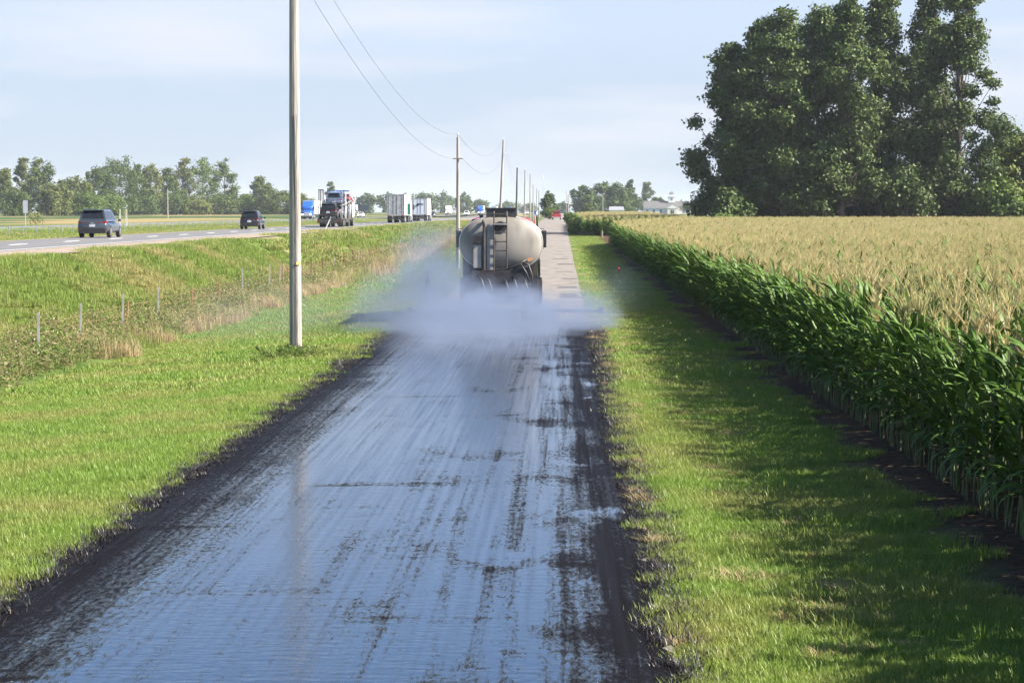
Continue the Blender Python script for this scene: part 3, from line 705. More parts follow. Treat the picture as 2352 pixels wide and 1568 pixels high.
# the tree row beyond the far carriageway: (zoom x, top, width) measured on the photograph
zx = lambda u: u * .2891
left_row = [(20, 190, 150, 'spread', 'pale thin topped tree at the left edge of the photo', 'tree_leaf_yellow', 820), (165, 88, 130, 'column', 'narrow tall tree with a yellowish tip near the left edge', 'tree_leaf_yellow', 840),
    (300, 95, 220, 'spread', 'tall forked tree with a dark leafy head and pale trunk', 'tree_leaf', 830), (90, 330, 240, 'round', 'dark round tree low at the far left', 'tree_leaf', 815),
    (390, 300, 200, 'round', 'bushy yellow green tree under the forked tree', 'tree_leaf_yellow', 815),
    (475, 280, 150, 'column', 'pointed yellow green tree right of the forked tree', 'tree_leaf_yellow', 830), (590, 240, 200, 'round', 'rounded lighter tree in the dip of the tree row', 'tree_leaf_yellow', 850),
    (690, 218, 70, 'column', 'slim dark tree like a spike in the tree row', 'tree_leaf', 860), (690, 370, 230, 'round', 'dense green tree low behind the grey car', 'bush_leaf', 820),
    (790, 155, 170, 'spread', 'dark headed tree left of the highest tree in the row', 'tree_leaf', 880), (945, 78, 260, 'spread', 'highest and broadest tree of the left tree row', 'tree_leaf', 900),
    (880, 380, 200, 'round', 'pale green low tree in front of the highest tree', 'bush_leaf', 850), (1085, 145, 170, 'column', 'tree just right of the highest tree', 'tree_leaf', 930), (1190, 150, 150, 'spread', 'thin crowned tree with sky showing through', 'tree_leaf_yellow', 950),
    (1130, 380, 240, 'round', 'dark low tree filling the middle of the row', 'tree_leaf', 930), (1320, 175, 160, 'column', 'narrow tree behind the lone field pole', 'tree_leaf', 960), (1450, 92, 180, 'column', 'tall feathery tree right of the lone field pole', 'tree_leaf_yellow', 970),
    (1610, 88, 230, 'round', 'broad pale green tree near the right end of the row', 'bush_leaf', 980), (1400, 380, 300, 'round', 'dark low tree near the foot of the feathery tree', 'tree_leaf', 950), (1550, 420, 200, 'round', 'low tree under the broad pale green tree', 'tree_leaf_yellow', 950),
    (1785, 108, 180, 'column', 'separate tall dark tree with sky on both sides', 'tree_leaf', 990), (1770, 400, 230, 'round', 'low crown at the foot of the separate dark tree', 'tree_leaf', 980), (2055, 240, 130, 'column', 'spindly pale tree above the black car', 'tree_leaf_yellow', 1000),
    (2130, 300, 190, 'round', 'dark round tree behind the black car', 'tree_leaf', 980), (1960, 385, 190, 'round', 'low green tree left of the black car', 'bush_leaf', 990), (2250, 360, 170, 'round', 'green tree beside the near utility pole', 'tree_leaf', 985), (2380, 380, 170, 'round', 'green tree just right of the near utility pole', 'tree_leaf_yellow', 985)]
for k, (u, t, w, shp, lab, lf, Y) in enumerate(left_row):
    px = zx(u); ty = 330.7 + t * .2891; x = at(px, Y); H = 3.5 + (487 - ty) * Y / 5200 - g(x, Y); W = w * .2891 / 5200 * Y
    tree('far_tree', x, Y, H, W * (1.4 + .25 * ((k * 7) % 4) / 3), lab, 'tree', 'trees of the row beyond the far carriageway', shp, .04 if shp != 'spread' else .15, 30, 6500, .42, .3, 300 + k, lf, 'pale_bark' if k in (2,) else 'bark')
# distant belts
far_row = [(760, 415, 32, 1450, 'small pointed tree rising behind the car carrier'), (840, 440, 60, 1500, 'hazy tree right of the car carrier'), (893, 438, 60, 1550, 'hazy tree behind the grey trailer'), (930, 442, 45, 1600, 'hazy tree between the two trailers'),
    (975, 437, 62, 1750, 'tall bluish hazy tree right of the second trailer'), (1020, 438, 56, 1800, 'bluish hazy tree left of the second pole'), (1066, 442, 52, 1700, 'bluish tree right of the second pole'), (1103, 454, 46, 1800, 'lower bluish tree above the highway traffic'),
    (1165, 460, 52, 2200, 'very pale blue tree between the poles'), (1215, 464, 50, 2300, 'faint blue tree right of the dark pole'), (1294, 464, 34, 1700, 'hazy tree at the end of the lane')]
for k, (px, ty, w, Y, lab) in enumerate(far_row):
    x = at(px, Y); H = 3.5 + (487 - ty) * Y / 5200 - g(x, Y); W = w / 5200 * Y
    tree('distant_tree', x, Y, H, W * 1.2, lab, 'tree', 'hazy trees on the horizon', 'round', .05, 16, 2200, .9, .4, 350 + k, 'tree_leaf')
for k, (px, ty, w, Y, shp, lab) in enumerate([(1338, 422, 62, 1080, 'round', 'leftmost tree of the clump left of the church'), (1385, 414, 75, 1100, 'round', 'broad tree in the clump left of the church'), (1415, 416, 60, 1090, 'round', 'round topped tree in the middle of the clump'),
        (1445, 412, 34, 1110, 'column', 'narrow open tree at the right of the clump'), (1433, 430, 70, 1095, 'round', 'dense low tree behind the pale shed'), (1484, 415, 44, 1400, 'column', 'separate upright tree left of the church roof'), (1360, 440, 90, 1085, 'round', 'dark low tree in the clump above the shed'), (1515, 452, 26, 1350, 'round', 'small dark tree behind the church roof')]):
    x = at(px, Y); H = 3.5 + (487 - ty) * Y / 5200 - g(x, Y); W = w / 5200 * Y
    tree('farm_tree', x, Y, H, W * 1.15, lab, 'tree', 'clump of trees left of the church', shp, .08, 22, 4200, .55, .4, 380 + k, 'tree_leaf')
tree('roadside_tree', at(1259, 620), 620, 3.5 + 49 * 620 / 5200 - g(-3.5, 620), 5.6, 'dark green tree leaning over the far end of the lane', 'tree', None, 'round', .12, 20, 4500, .26, .2, 401, 'tree_leaf')
bush('roadside_bush', at(1262, 560), 560, 3.2, 4.2, 'light green bush below the tree at the end of the lane', 2600, .22, 402, 'bush_leaf')
for k, (px, Y, H, W, lab) in enumerate([(1590, 1190, 6.5, 16, 'rounded grey green bush right of the church'), (1612, 1230, 7.5, 12, 'second bush right of the church'), (1640, 1500, 9, 24, 'hazy bush left of the tall grove'), (1347, 780, 4.8, 5.5, 'dark conical bush beside the red sign')]):
    bush('distant_bush', at(px, Y), Y, H, W, lab, 2200, .4, 410 + k, 'tree_leaf')
for k, (px, Y, H, W) in enumerate([(1310, 430, 2.4, 2.6), (1318, 385, 2.2, 2.6), (1327, 345, 2.4, 2.8), (1336, 312, 2.0, 2.4), (1322, 300, 1.3, 2.0), (1306, 480, 2.4, 2.6)]):
    bush('verge_bush', at(px, Y), Y, H, W, ['green bush third from the far end of the lane edge row', 'leafy green bush in the middle of the lane edge row', 'largest green bush beside the far lane', 'green bush nearest the gate post', 'low tan green bush at the lane edge near the corn corner', 'farthest green bush in the row along the lane'][k], 1700, .2, 420 + k, 'bush_leaf', 'bushes along the right side of the far lane', 10)

# ------------------------------------------------------------------ utility poles and wires
POLES = [(677, 55.7, 10.15, 'pole_wood', .145, 'nearest weathered utility pole standing in the lawn, cut by the top of the photo', 0), (1052, 143, 8.2, 'pole_wood', .12, 'second utility pole with a short crossarm beside the tanker', 0),
         (1146, 236, 10.9, 'pole_wood', .14, 'leaning pale utility pole behind the tanker hatch', .045), (1185, 325, 9.8, 'dark_pole_wood', .14, 'dark utility pole at the right end of the tanker hatch', .02), (1204, 397, 10.8, 'pole_wood', .13, 'fifth utility pole, pale and slim', .015),
         (1217.6, 471, 11.5, 'pole_wood', .13, 'sixth utility pole, thin against the sky', 0), (1224.5, 525, 9.8, 'pole_wood', .13, 'seventh utility pole, shorter than its neighbours', 0), (1232.5, 592, 9.5, 'pole_wood', .13, 'eighth utility pole left of the roadside tree', 0), (1238, 650, 9.6, 'pole_wood', .17, 'thick pale utility pole in front of the roadside tree', 0)]
tops = []
for k, (px, Y, zt, m, rr, lab, ln) in enumerate(POLES):
    x = at(px, Y); z0 = g(x, Y); H = zt - z0; e = empty('utility_pole', (x, Y, z0)); tag(e, lab, 'utility pole', 'utility poles along the lane')
    mb = MB(); mb.tube([(0, 0, -.4), (ln * H * .3, 0, H * .3), (ln * H * .7, 0, H * .7), (ln * H, 0, H)], [rr * 1.08, rr * 1.0, rr * .85, rr * .7], 14); mb.build('shaft', M(m), e, smooth=False)
    lo_ = H - (1.2 if k == 0 else 1.35)
    ins = MB(); ins.tube([(ln * H, 0, H - .02), (ln * H, 0, H + .1), (ln * H, 0, H + .12), (ln * H, 0, H + .2), (ln * H, 0, H + .26)], [.02, .02, .055, .065, .03], 8); ins.build('insulator', M('porcelain'), e, smooth=True)
    if k == 1: arm = MB(); arm.box((0, -.14, lo_), (.62, .07, .07)); arm.build('crossarm', M('grey_wood'), e)
    br = MB(); br.box((ln * lo_ + rr + .06, -.03, lo_), (.14, .05, .06)); br.tube([(ln * lo_ + rr + .12, -.03, lo_), (ln * lo_ + rr + .12, -.03, lo_ + .12)], [.045, .03], 8); br.build('bracket', M('porcelain'), e)
    if k == 0:
        tg = MB(); tg.box((.10, -.145, 2.35), (.12, .004, .07), rot=(0, 0, R(35))); tg.build('tag_plate', M('yellow_paint'), e)
        gw = MB(); gw.tube([(.06, -.155, -.1), (.06, -.145, 3), (.06, -.14, 6)], .006, 5); gw.build('ground_wire', M('wire_metal'), e)
    tops.append(((x + ln * H, Y, zt + .2), (x + ln * lo_ + rr + .12, Y, z0 + lo_ + .1)))
for k in range(len(tops) - 1):
    for w_ in (0, 1):
        p, q = Vector(tops[k][w_]), Vector(tops[k + 1][w_]); L_ = (q - p).length; sag = 1.41 * (L_ / 88) ** 2
        mb = MB(); mb.tube([p.lerp(q, t) - Vector((0, 0, 4 * sag * t * (1 - t))) for t in np.linspace(0, 1, 22)], .0075 if k else .0055, 4, False)
        tag(mb.build('overhead_wire', M('wire_metal')), ('upper' if w_ == 0 else 'lower') + ' overhead wire sagging between utility poles ' + ['one and two', 'two and three', 'three and four', 'four and five', 'five and six', 'six and seven', 'seven and eight', 'eight and nine'][k], 'wire', 'overhead wires of the lane')
for w_ in (0, 1):   # the span coming from behind the camera
    p = Vector(tops[0][w_]); q = p + Vector((0, -90, .4)); mb = MB(); mb.tube([p.lerp(q, t) - Vector((0, 0, 5.6 * t * (1 - t))) for t in np.linspace(0, 1, 12)], .006, 4, False)
    tag(mb.build('overhead_wire', M('wire_metal')), ('upper' if w_ == 0 else 'lower') + ' overhead wire coming to the nearest pole from behind the viewer', 'wire', 'overhead wires of the lane')
for k, (px, Y, zt, rr, lab) in enumerate([(1305, 640, 8.4, .2, 'thick pale pole on the right of the far lane'), (1300.5, 800, 11, .13, 'thin pole on the right of the far lane'), (1384, 760, 9.3, .16, 'pale pole standing left of the shed'), (1636, 620, 11.2, .12, 'thin pole standing beside the grove'), (383.5, 560, 9.0, .16, 'lone pale pole in the field before the left tree row')]):
    x = at(px, Y); mb = MB(); z0 = g(x, Y); mb.tube([(0, 0, -.4), (0, 0, (zt - z0) * .5), (0, 0, zt - z0)], [rr, rr * .9, rr * .75], 8)
    e = empty('utility_pole', (x, Y, z0)); tag(e, lab, 'utility pole'); mb.build('shaft', M('pole_wood'), e)
    c = MB(); c.tube([(0, 0, zt - z0), (0, 0, zt - z0 + .3)], [.05, .03], 6); c.build('insulator', M('porcelain'), e)
weed_r = np.random.default_rng(77)
e = empty('weed_clump', (at(680, 55.5), 55.35, g(-6.5, 55.4))); tag(e, 'dark green weeds around the foot of the nearest utility pole', 'weeds')
wm = weed_mesh('leaves', 500, .30, 1.0, 60, .05, 0, 2600); obj('leaves', wm, e)

# ------------------------------------------------------------------ wire fence
e = empty('wire_fence', (-13.8, 60, g(-13.8, 60))); tag(e, 'old wire fence on thin metal and wooden posts among the weeds', 'fence')
FP = [(81, 820, 1.12, 'g', 0), (177.5, 801, 1.15, 'g', .03), (276, 774, 1.2, 'g', .02), (284, 778, .95, 'o', .06), (360, 751, 1.2, 'g', 0), (438, 722, .95, 'o', 0), (501, 700, 1.05, 'o', 0), (555, 697, 1.35, 'g', 0), (617, 676, 1.3, 'g', .015), (641, 670, 1.1, 'g', .02), (648, 668, 1.1, 'o', 0)]
fy = [13.8 * 5200 / (1290 - p[0]) for p in FP]
extra = list(np.arange(118, 330, 6.3)); pts_f = []
for (px, _, h, ty, ln), y in zip(FP, fy): pts_f.append((-13.8, y, h, ty, ln))
for i, y in enumerate(extra): pts_f.append((-13.8, y, 1.15 + .12 * math.sin(i * 1.7), 'r' if i % 3 else 'g', .02 * math.sin(i * 2.3)))
pts_f = [(-13.8, 47, 1.1, 'g', 0), (-13.8, 53.3, 1.1, 'g', 0)] + pts_f
ex, ey, ez = e.location
for (x, y, h, ty, ln) in pts_f:
    mb = MB(); z0 = g(x, y)
    h += .14
    if ty == 'o': mb.box((ln * h / 2, 0, h / 2 - .1), (.06, .05, h + .2), rot=(0, ln, 0)); m = M('orange_wood')
    else:
        mb.box((ln * h / 2, 0, h / 2 - .1), (.058, .008, h + .2), rot=(0, ln, 0)); mb.box((ln * h / 2, .022, h / 2 - .1), (.008, .036, h + .2), rot=(0, ln, 0)); m = M('post_grey' if ty == 'g' else 'rust')
    mb.build('post', m, e, (x - ex, y - ey, z0 - ez))
for k, hh in enumerate((.98, .72, .45)):
    ps = []
    for j in range(len(pts_f) - 1):
        y0, y1 = pts_f[j][1], pts_f[j + 1][1]
        for t in (0, .5): y = y0 + (y1 - y0) * t; ps.append((.03, y - ey, g(-13.8, y) - ez + hh - (.05 if t else 0)))
    mb = MB(); mb.tube(ps, .004, 4, False); mb.build('wire', M('rust'), e)

# cable barrier in the median
e = empty('cable_barrier', (-44, 150, g(-44, 150))); tag(e, 'median cable barrier on a row of short grey posts', 'barrier')
bmesh_ = None; ex, ey, ez = e.location
for k in range(70):
    y = 146.3 + k * 4.75
    if bmesh_ is None:
        mb = MB(); mb.box((0, 0, .38), (.10, .06, .86)); o_ = mb.build('post', M('galvanised'), e); bmesh_ = o_.data
    else: o_ = obj('post', bmesh_, e)
    o_.location = (0, y - ey, g(-44, y) - ez)
for hh in (.74, .62, .5):
    mb = MB(); mb.tube([(.03, y - ey, g(-44, y) - ez + hh) for y in np.linspace(146, 480, 30)], .011, 4, False); mb.build('cable', M('galvanised'), e)

# ------------------------------------------------------------------ small roadside things
def upright(name, x, y, lab, cat): e = empty(name, (x, y, g(x, y))); tag(e, lab, cat); return e
e = upright('gate_post', at(1382, 267), 267, 'grey wooden post in the grass gap between the corn blocks', 'post')
mb = MB(); mb.tube([(0, 0, -.2), (.01, 0, .5), (0, 0, .85)], [.11, .105, .1], 10); mb.build('shaft', M('grey_wood'), e)
mb = MB(); mb.tube([(0, 0, .85), (0, 0, .87)], [.1, .07], 10); mb.build('cap', M('dark_steel'), e)
e = upright('marker_post', at(1420, 131), 131, 'small red marker post in the shaded grass before the corn', 'marker')
mb = MB(); mb.tube([(0, 0, -.05), (0, 0, .26)], .05, 10); mb.build('shaft', M('marker_red'), e)
mb = MB(); mb.tube([(0, 0, .26), (0, 0, .3), (0, 0, .38), (0, 0, .41)], [.06, .085, .085, .03], 10); mb.build('cap', M('marker_red'), e, smooth=True)
e = upright('old_post', at(979, 90), 90, 'dark vine covered old post leaning at the left edge of the lane', 'post')
mb = MB(); mb.tube([(0, 0, -.1), (.03, 0, .6), (.1, 0, 1.25)], [.1, .085, .07], 8); mb.build('shaft', M('dark_pole_wood'), e)
vr = np.random.default_rng(3); t = vr.random(260); C = np.stack([.1 * t + vr.normal(0, .06, 260), vr.normal(0, .07, 260), 1.25 * t], 1); N = vr.normal(size=(260, 3)); N /= np.linalg.norm(N, axis=1, keepdims=True)
obj('vine', quads_to_mesh('vine', C, N, .045, M('weed_leaf'), vr), e)
e = upright('delineator_post', at(746, 192), 192, 'white delineator post leaning by the shoulder below the car carrier', 'post')
mb = MB(); mb.box((.24, 0, .58), (.10, .03, 1.35), rot=(0, R(24), 0)); mb.build('blade', M('white_paint'), e)
mb = MB(); mb.box((.46, -.02, 1.07), (.07, .008, .16), rot=(0, R(24), 0)); mb.build('reflector', M('sign_back'), e)
def road_sign(x, y, w, h, zc, m, lab, rz=0, cat='road sign', n_post=1, zpost=None):
    e = upright('road_sign', x, y, lab, cat); e.rotation_euler = (0, 0, rz)
    for k in range(n_post):
        ox = (k - (n_post - 1) / 2) * w * .6; mb = MB(); mb.box((ox, .05, (zc + h / 2) / 2 - .1), (.07, .05, zc + h / 2 + .2)); mb.build('post', M('galvanised'), e)
    mb = MB(); mb.box((0, 0, zc), (w, .02, h)); mb.build('panel', M(m), e); mb = MB(); mb.box((0, .018, zc), (w * .96, .012, h * .97)); mb.build('backing', M('sign_back'), e)
    return e
road_sign(at(939, 300), 300, .42, 1.5, 2.0, 'sign_green', 'narrow green mile sign by the shoulder in front of the trailers')
x = -62; Y = 62 * 5200 / (1290 - 54.5); road_sign(x, Y, .55, 1.5, 2.2, 'sign_back', 'grey backed sign on a post at the far left of the highway', R(25))
for k in (0, 1):
    e = upright('barrier_marker', -47.5 + k * .5, 47.5 * 5200 / (1290 - 273) + k, 'pale wooden marker stake behind the grey car, ' + ('left' if k == 0 else 'right') + ' of the two', 'post'); e['group'] = 'marker stakes in the median'
    mb = MB(); mb.box((0, 0, 1.0), (.16, .05, 2.2)); mb.build('blade', M('cream_paint'), e); mb = MB(); mb.box((0, -.028, 1.85), (.1, .006, .2)); mb.build('reflector', M('yellow_paint'), e)
e = upright('young_shrub', at(78, 300), 300, 'small yellow shrub in the field at the far left', 'shrub')
C = vr.normal(size=(220, 3)) * [.55, .55, .6] + [0, 0, 1.0]; N = vr.normal(size=(220, 3)); N /= np.linalg.norm(N, axis=1, keepdims=True); obj('foliage', quads_to_mesh('foliage', C, N, .14, M('tree_leaf_yellow'), vr), e)
mb = MB(); mb.tube([(0, 0, -.1), (0, 0, 1.1)], [.04, .02], 6); mb.build('stem', M('bark'), e)

# ------------------------------------------------------------------ buildings
def church():
    Y = 1290; x0 = at(1478.5, Y); e = empty('church', (x0, Y, g(x0, Y))); tag(e, 'long low white church with a grey roof and a square cupola', 'church')
    s = Y / 5200; L = 100 * s
    mb = MB(); mb.box((L / 2, 5, 1.55), (L, 10, 3.3)); mb.build('wall', M('white_paint'), e)
    mb = MB(); a0, a1, zz, zr = -.4, L + .4, 3.2, 7.2
    mb.add([(a0, -.5, zz), (a1, -.5, zz), (a1, 10.5, zz), (a0, 10.5, zz), (a0 + .2, 5, zr), (a1 - .2, 5, zr)], [(0, 1, 5, 4), (2, 3, 4, 5), (1, 2, 5), (3, 0, 4), (0, 3, 2, 1)]); rf = mb.build('roof', M('roof_shingle'), e)
    px0 = 53 * s; pw = 23 * s
    mb = MB(); mb.box((px0 + pw / 2, -1.2, 1.5), (pw, 2.39, 3.2)); mb.build('porch', M('cream_paint'), e)
    mb = MB(); mb.add([(px0 - .3, -2.6, 3.1), (px0 + pw + .3, -2.6, 3.1), (px0 + pw / 2, -2.6, 4.9), (px0 - .3, 2, 3.1), (px0 + pw + .3, 2, 3.1), (px0 + pw / 2, 2, 4.9)], [(0, 1, 2), (0, 2, 5, 3), (1, 4, 5, 2), (0, 3, 4, 1), (3, 5, 4)]); mb.build('gable', M('white_paint'), e)
    for k in (-.55, .55):
        mb = MB(); mb.box((px0 + pw / 2 + k, -2.42, 1.1), (.9, .06, 2.1)); mb.build('door', M('navy'), e)
    for t in (8.5, 24, 40, 92, 99):
        mb = MB(); mb.box((t * s - .3, -.03, 1.4), (1.2, .08, 1.9)); w = mb.build('window', M('navy'), e)
        mb = MB(); mb.box((t * s - .3, -.08, 1.4), (.08, .04, 1.9)); mb.build('frame', M('white_paint'), w)
    cx = 63.5 * s
    cu = MB(); cu.box((cx, 5, 8.0), (3.6, 3.6, 3.4)); c = cu.build('cupola', M('white_paint'), e)
    cu = MB(); cu.box((cx, 5, 9.85), (4.2, 4.2, .35)); cu.box((cx, 5, 10.7), (2.7, 2.7, 1.4)); cu.build('upper_tier', M('white_paint'), c)
    cu = MB(); cu.box((cx, 5, 11.9), (3.2, 3.2, 1.1), top=.25); cu.build('cap', M('roof_shingle'), c)
    cu = MB(); cu.box((cx, 3.17, 8.2), (1.2, .06, 1.5)); cu.build('louvre', M('sign_back'), c)
church()
Y = 1000; x = at(1398.5, Y); e = empty('shed', (x, Y, g(x, Y))); tag(e, 'long pale metal shed below the farm trees', 'shed')
mb = MB(); mb.box((3.3 * 1, 4, 1.0), (6.2, 8, 2.2)); mb.build('wall', M('white_paint'), e)
mb = MB(); mb.add([(-.2, -.3, 2.0), (6.8, -.3, 2.0), (6.8, 8.3, 2), (-.2, 8.3, 2), (.2, 4, 3.6), (6.4, 4, 3.6)], [(0, 1, 5, 4), (2, 3, 4, 5), (1, 2, 5), (3, 0, 4), (0, 3, 2, 1)]); mb.build('roof', M('metal_roof'), e)
e = upright('roadside_sign', at(1354, 790), 790, 'red and white sign on a white post beyond the corn', 'sign')
mb = MB(); mb.box((0, 0, 2.1), (.3, .2, 4.4)); mb.build('post', M('white_paint'), e)
mb = MB(); mb.box((0, -.15, 3.35), (1.5, .12, .6)); mb.build('lower_panel', M('white_paint'), e)
mb = MB(); mb.box((0, -.15, 4.0), (1.9, .12, .6)); mb.build('red_panel', M('faded_red'), e)
Y = 2600; x = at(1248, Y); e = empty('radio_tower', (x, Y, g(x, Y))); tag(e, 'slender hazy radio tower above the roadside tree', 'tower')
mb = MB(); H = 78 * Y / 5200
for k in range(3): t = k * 2.094; mb.tube([(1.3 * math.cos(t), 1.3 * math.sin(t), 0), (.8 * math.cos(t), .8 * math.sin(t), H)], .22, 5)
for k in range(14): z = H * k / 14; mb.tube([(1.2, 0, z), (-.6, 1.0, z + H / 28), (-.6, -1.0, z + H / 14)], .1, 4)
mb.build('lattice', M('galvanised'), e); mb = MB(); mb.tube([(0, 0, H - .5), (0, 0, H + 3)], [.5, .3], 6); mb.build('antenna', M('white_paint'), e)
Y = 1020; x = at(838, Y); e = road_sign(x, Y, 3.8, 2.2, 3.2, 'navy', 'dark blue billboard above the white oncoming car', 0, 'billboard', 2)

# ------------------------------------------------------------------ vehicles
def wheel(parent, x, y, r, w, rimside=None, rim='rim_metal'):
    t = MB(); t.tube([(x - w / 2, y, r), (x - w / 2 + .02, y, r), (x + w / 2 - .02, y, r), (x + w / 2, y, r)], [r * .88, r, r, r * .88], 20); o = t.build('wheel', M('tyre'), parent)
    for s in (-1, 1):
        d = MB(); d.tube([(x + s * (w / 2 + .004), y, r), (x + s * (w / 2 + .03), y, r)], [r * .62, r * .5], 12); d.build('rim', M(rim), o)
    return o
def rrect(hw, z0, z1, y, n=20, p=5.0):
    cz, hz_ = (z0 + z1) / 2, (z1 - z0) / 2; out = []
    for k in range(n):
        t = 2 * math.pi * (k + .5) / n; c, s = math.cos(t), math.sin(t)
        out.append((hw * math.copysign(abs(c) ** (2 / p), c), y, cz + hz_ * math.copysign(abs(s) ** (2 / p), s)))
    return out
def car(name, loc, rz, paint, label, kind='suv', L=4.9, W=1.92, H=1.73, group=None, lights=False, oncoming=False, tilt=0, scale=1):
    """built nose towards +Y, wheels on z=0"""
    e = empty(name, loc, rz); tag(e, label, 'car', group); P = M(paint); wr = .37 if kind == 'suv' else .33
    e.rotation_euler = (tilt, 0, rz); e.scale = (scale,) * 3
    h = L / 2; belt = H * (.60 if kind == 'suv' else .66); hw = W / 2; fl = .24
    st = [(-h, .86, .42, belt * .93), (-h + .06, .93, .34, belt * .97), (-h + .35, .99, fl + .04, belt), (-h * .4, 1, fl, belt), (0, 1, fl, belt), (h * .42, 1, fl, belt * .97), (h * .62, .985, fl, belt * .92), (h * .86, .94, fl + .02, belt * .82), (h - .08, .86, .3, belt * .68), (h, .78, .38, belt * .58)]
    b = MB(); b.loft([rrect(hw * s, a_, c_, y, 24, 3.4) for y, s, a_, c_ in st]); b.build('body', P, e, smooth=True)
    if kind == 'suv': cab = [(-h + .12, .80, belt - .06, .0), (h * .42, .84, 0, 0)]; r0, r1, w0, w1 = -h + .52, h * .1, -h + .1, h * .46
    else: r0, r1, w0, w1 = -h * .30, h * .10, -h * .74, h * .50
    tw, bw = hw * .66, hw * .90
    cb = MB(); bz = belt - .05
    lo = [(-bw, w0, bz), (bw, w0, bz), (bw, w1, bz), (-bw, w1, bz)]; hi = [(-tw, r0, H - .03), (tw, r0, H - .03), (tw, r1, H - .03), (-tw, r1, H - .03)]; hh = [(-tw * .86, r0 + .12, H), (tw * .86, r0 + .12, H), (tw * .86, r1 - .12, H), (-tw * .86, r1 - .12, H)]
    cb.add(lo + hi + hh, [(0, 1, 5, 4), (1, 2, 6, 5), (2, 3, 7, 6), (3, 0, 4, 7), (4, 5, 9, 8), (5, 6, 10, 9), (6, 7, 11, 10), (7, 4, 8, 11), (8, 9, 10, 11)]); cb.build('cabin', P, e)
    V = lambda p: Vector(p)
    def pane(nm, a0, a1, b1, b0, t0, t1, u0, u1, parent=e):
        """window on the facet a0-a1 (bottom) b0-b1 (top)"""
        A, B, C_, D = V(a0), V(a1), V(b1), V(b0); nrm = (B - A).cross(D - A).normalized()
        q = lambda u, t: (A.lerp(B, u)).lerp(D.lerp(C_, u), t) + nrm * .012
        m_ = MB(); m_.quad(q(u0, t0), q(u1, t0), q(u1, t1), q(u0, t1)); return m_.build(nm, M('glass_dark'), parent)
    pane('rear_window', lo[0], lo[1], hi[1], hi[0], .26, .90, .08, .92)
    pane('windscreen', lo[2], lo[3], hi[3], hi[2], .12, .92, .07, .93)
    for (u0, u1) in ((.08, .3), (.33, .6), (.63, .9)) if kind == 'suv' else ((.14, .47), (.5, .84)):
        pane('side_window', lo[1], lo[2], hi[2], hi[1], .18, .88, u0, u1); pane('side_window', lo[3], lo[0], hi[0], hi[3], .18, .88, 1 - u1, 1 - u0)
    if kind == 'suv':
        m_ = MB(); m_.box((0, r0 - .05, H - .045), (tw * 1.8, .28, .035)); m_.build('rear_spoiler', P, e)
        for s in (-1, 1): m_ = MB(); m_.tube([(s * tw * .9, r0 + .2, H + .03), (s * tw * .9, r1 - .2, H + .03)], .018, 5); m_.build('roof_rail', M('plastic_black'), e)
    for s in (-1, 1):
        m_ = MB(); m_.add([(s * hw * .30, -h - .012, belt * .86), (s * hw * .90, -h + .03, belt * .84), (s * hw * .955, -h + .25, belt * .93), (s * hw * .95, -h + .22, belt * .985), (s * hw * .86, -h + .01, belt * .96), (s * hw * .34, -h - .01, belt * .91)], [(0, 1, 4, 5), (1, 2, 3, 4)] if s > 0 else [(5, 4, 1, 0), (4, 3, 2, 1)]); m_.build('tail_light', M('tail_red'), e)
        m_ = MB(); m_.box((s * hw * .66, h - .14, belt * .62), (hw * .42, .16, .12)); m_.build('headlight', M('lamp_white' if lights else 'lamp_clear'), e)
        m_ = MB(); m_.box((s * (hw + .1), w1 - .35, belt + .03), (.2, .12, .15), top=.8); m_.build('mirror', P, e)
        m_ = MB(); m_.box((s * hw * .8, -h - .005, .52), (.2, .04, .07)); m_.build('reflector', M('tail_red'), e)
        for y in (-h * .585, h * .60): wheel(e, s * (hw - .11), y, wr, .23)
    m_ = MB(); m_.box((0, -h - .01, belt * .72), (.36, .02, .16)); m_.build('license_plate', M('plate_white'), e)
    m_ = MB(); m_.loft([rrect(hw * .88, .28, .56, -h - .045, 12, 6), rrect(hw * .94, .26, .6, -h + .16, 12, 6)]); m_.build('bumper', M('plastic_black'), e)
    m_ = MB(); m_.box((0, h - .02, belt * .5), (hw * 1.1, .08, .22)); m_.build('grille', M('plastic_black'), e)
    m_ = MB(); m_.box((0, -h - .02, belt * .86), (.16, .02, .07)); m_.build('badge', M('chrome'), e)
    return e
HZ = 1.915
def hloc(px, X, z=HZ):                     # on the near carriageway: distance from the photo column
    return (X, X * 5200 / (px - 1290), z)
car('grey_suv', (-28.9, 139 + 2.4, HZ), R(0), 'slate_paint', 'dark grey blue hatch backed family car driving away in the far lane', L=4.95, W=1.93, H=1.74)
car('black_suv', (-28.75, 208 + 2.4, HZ), R(0), 'black_paint', 'black family car driving away, left of the near utility pole', L=4.6, W=1.86, H=1.68)

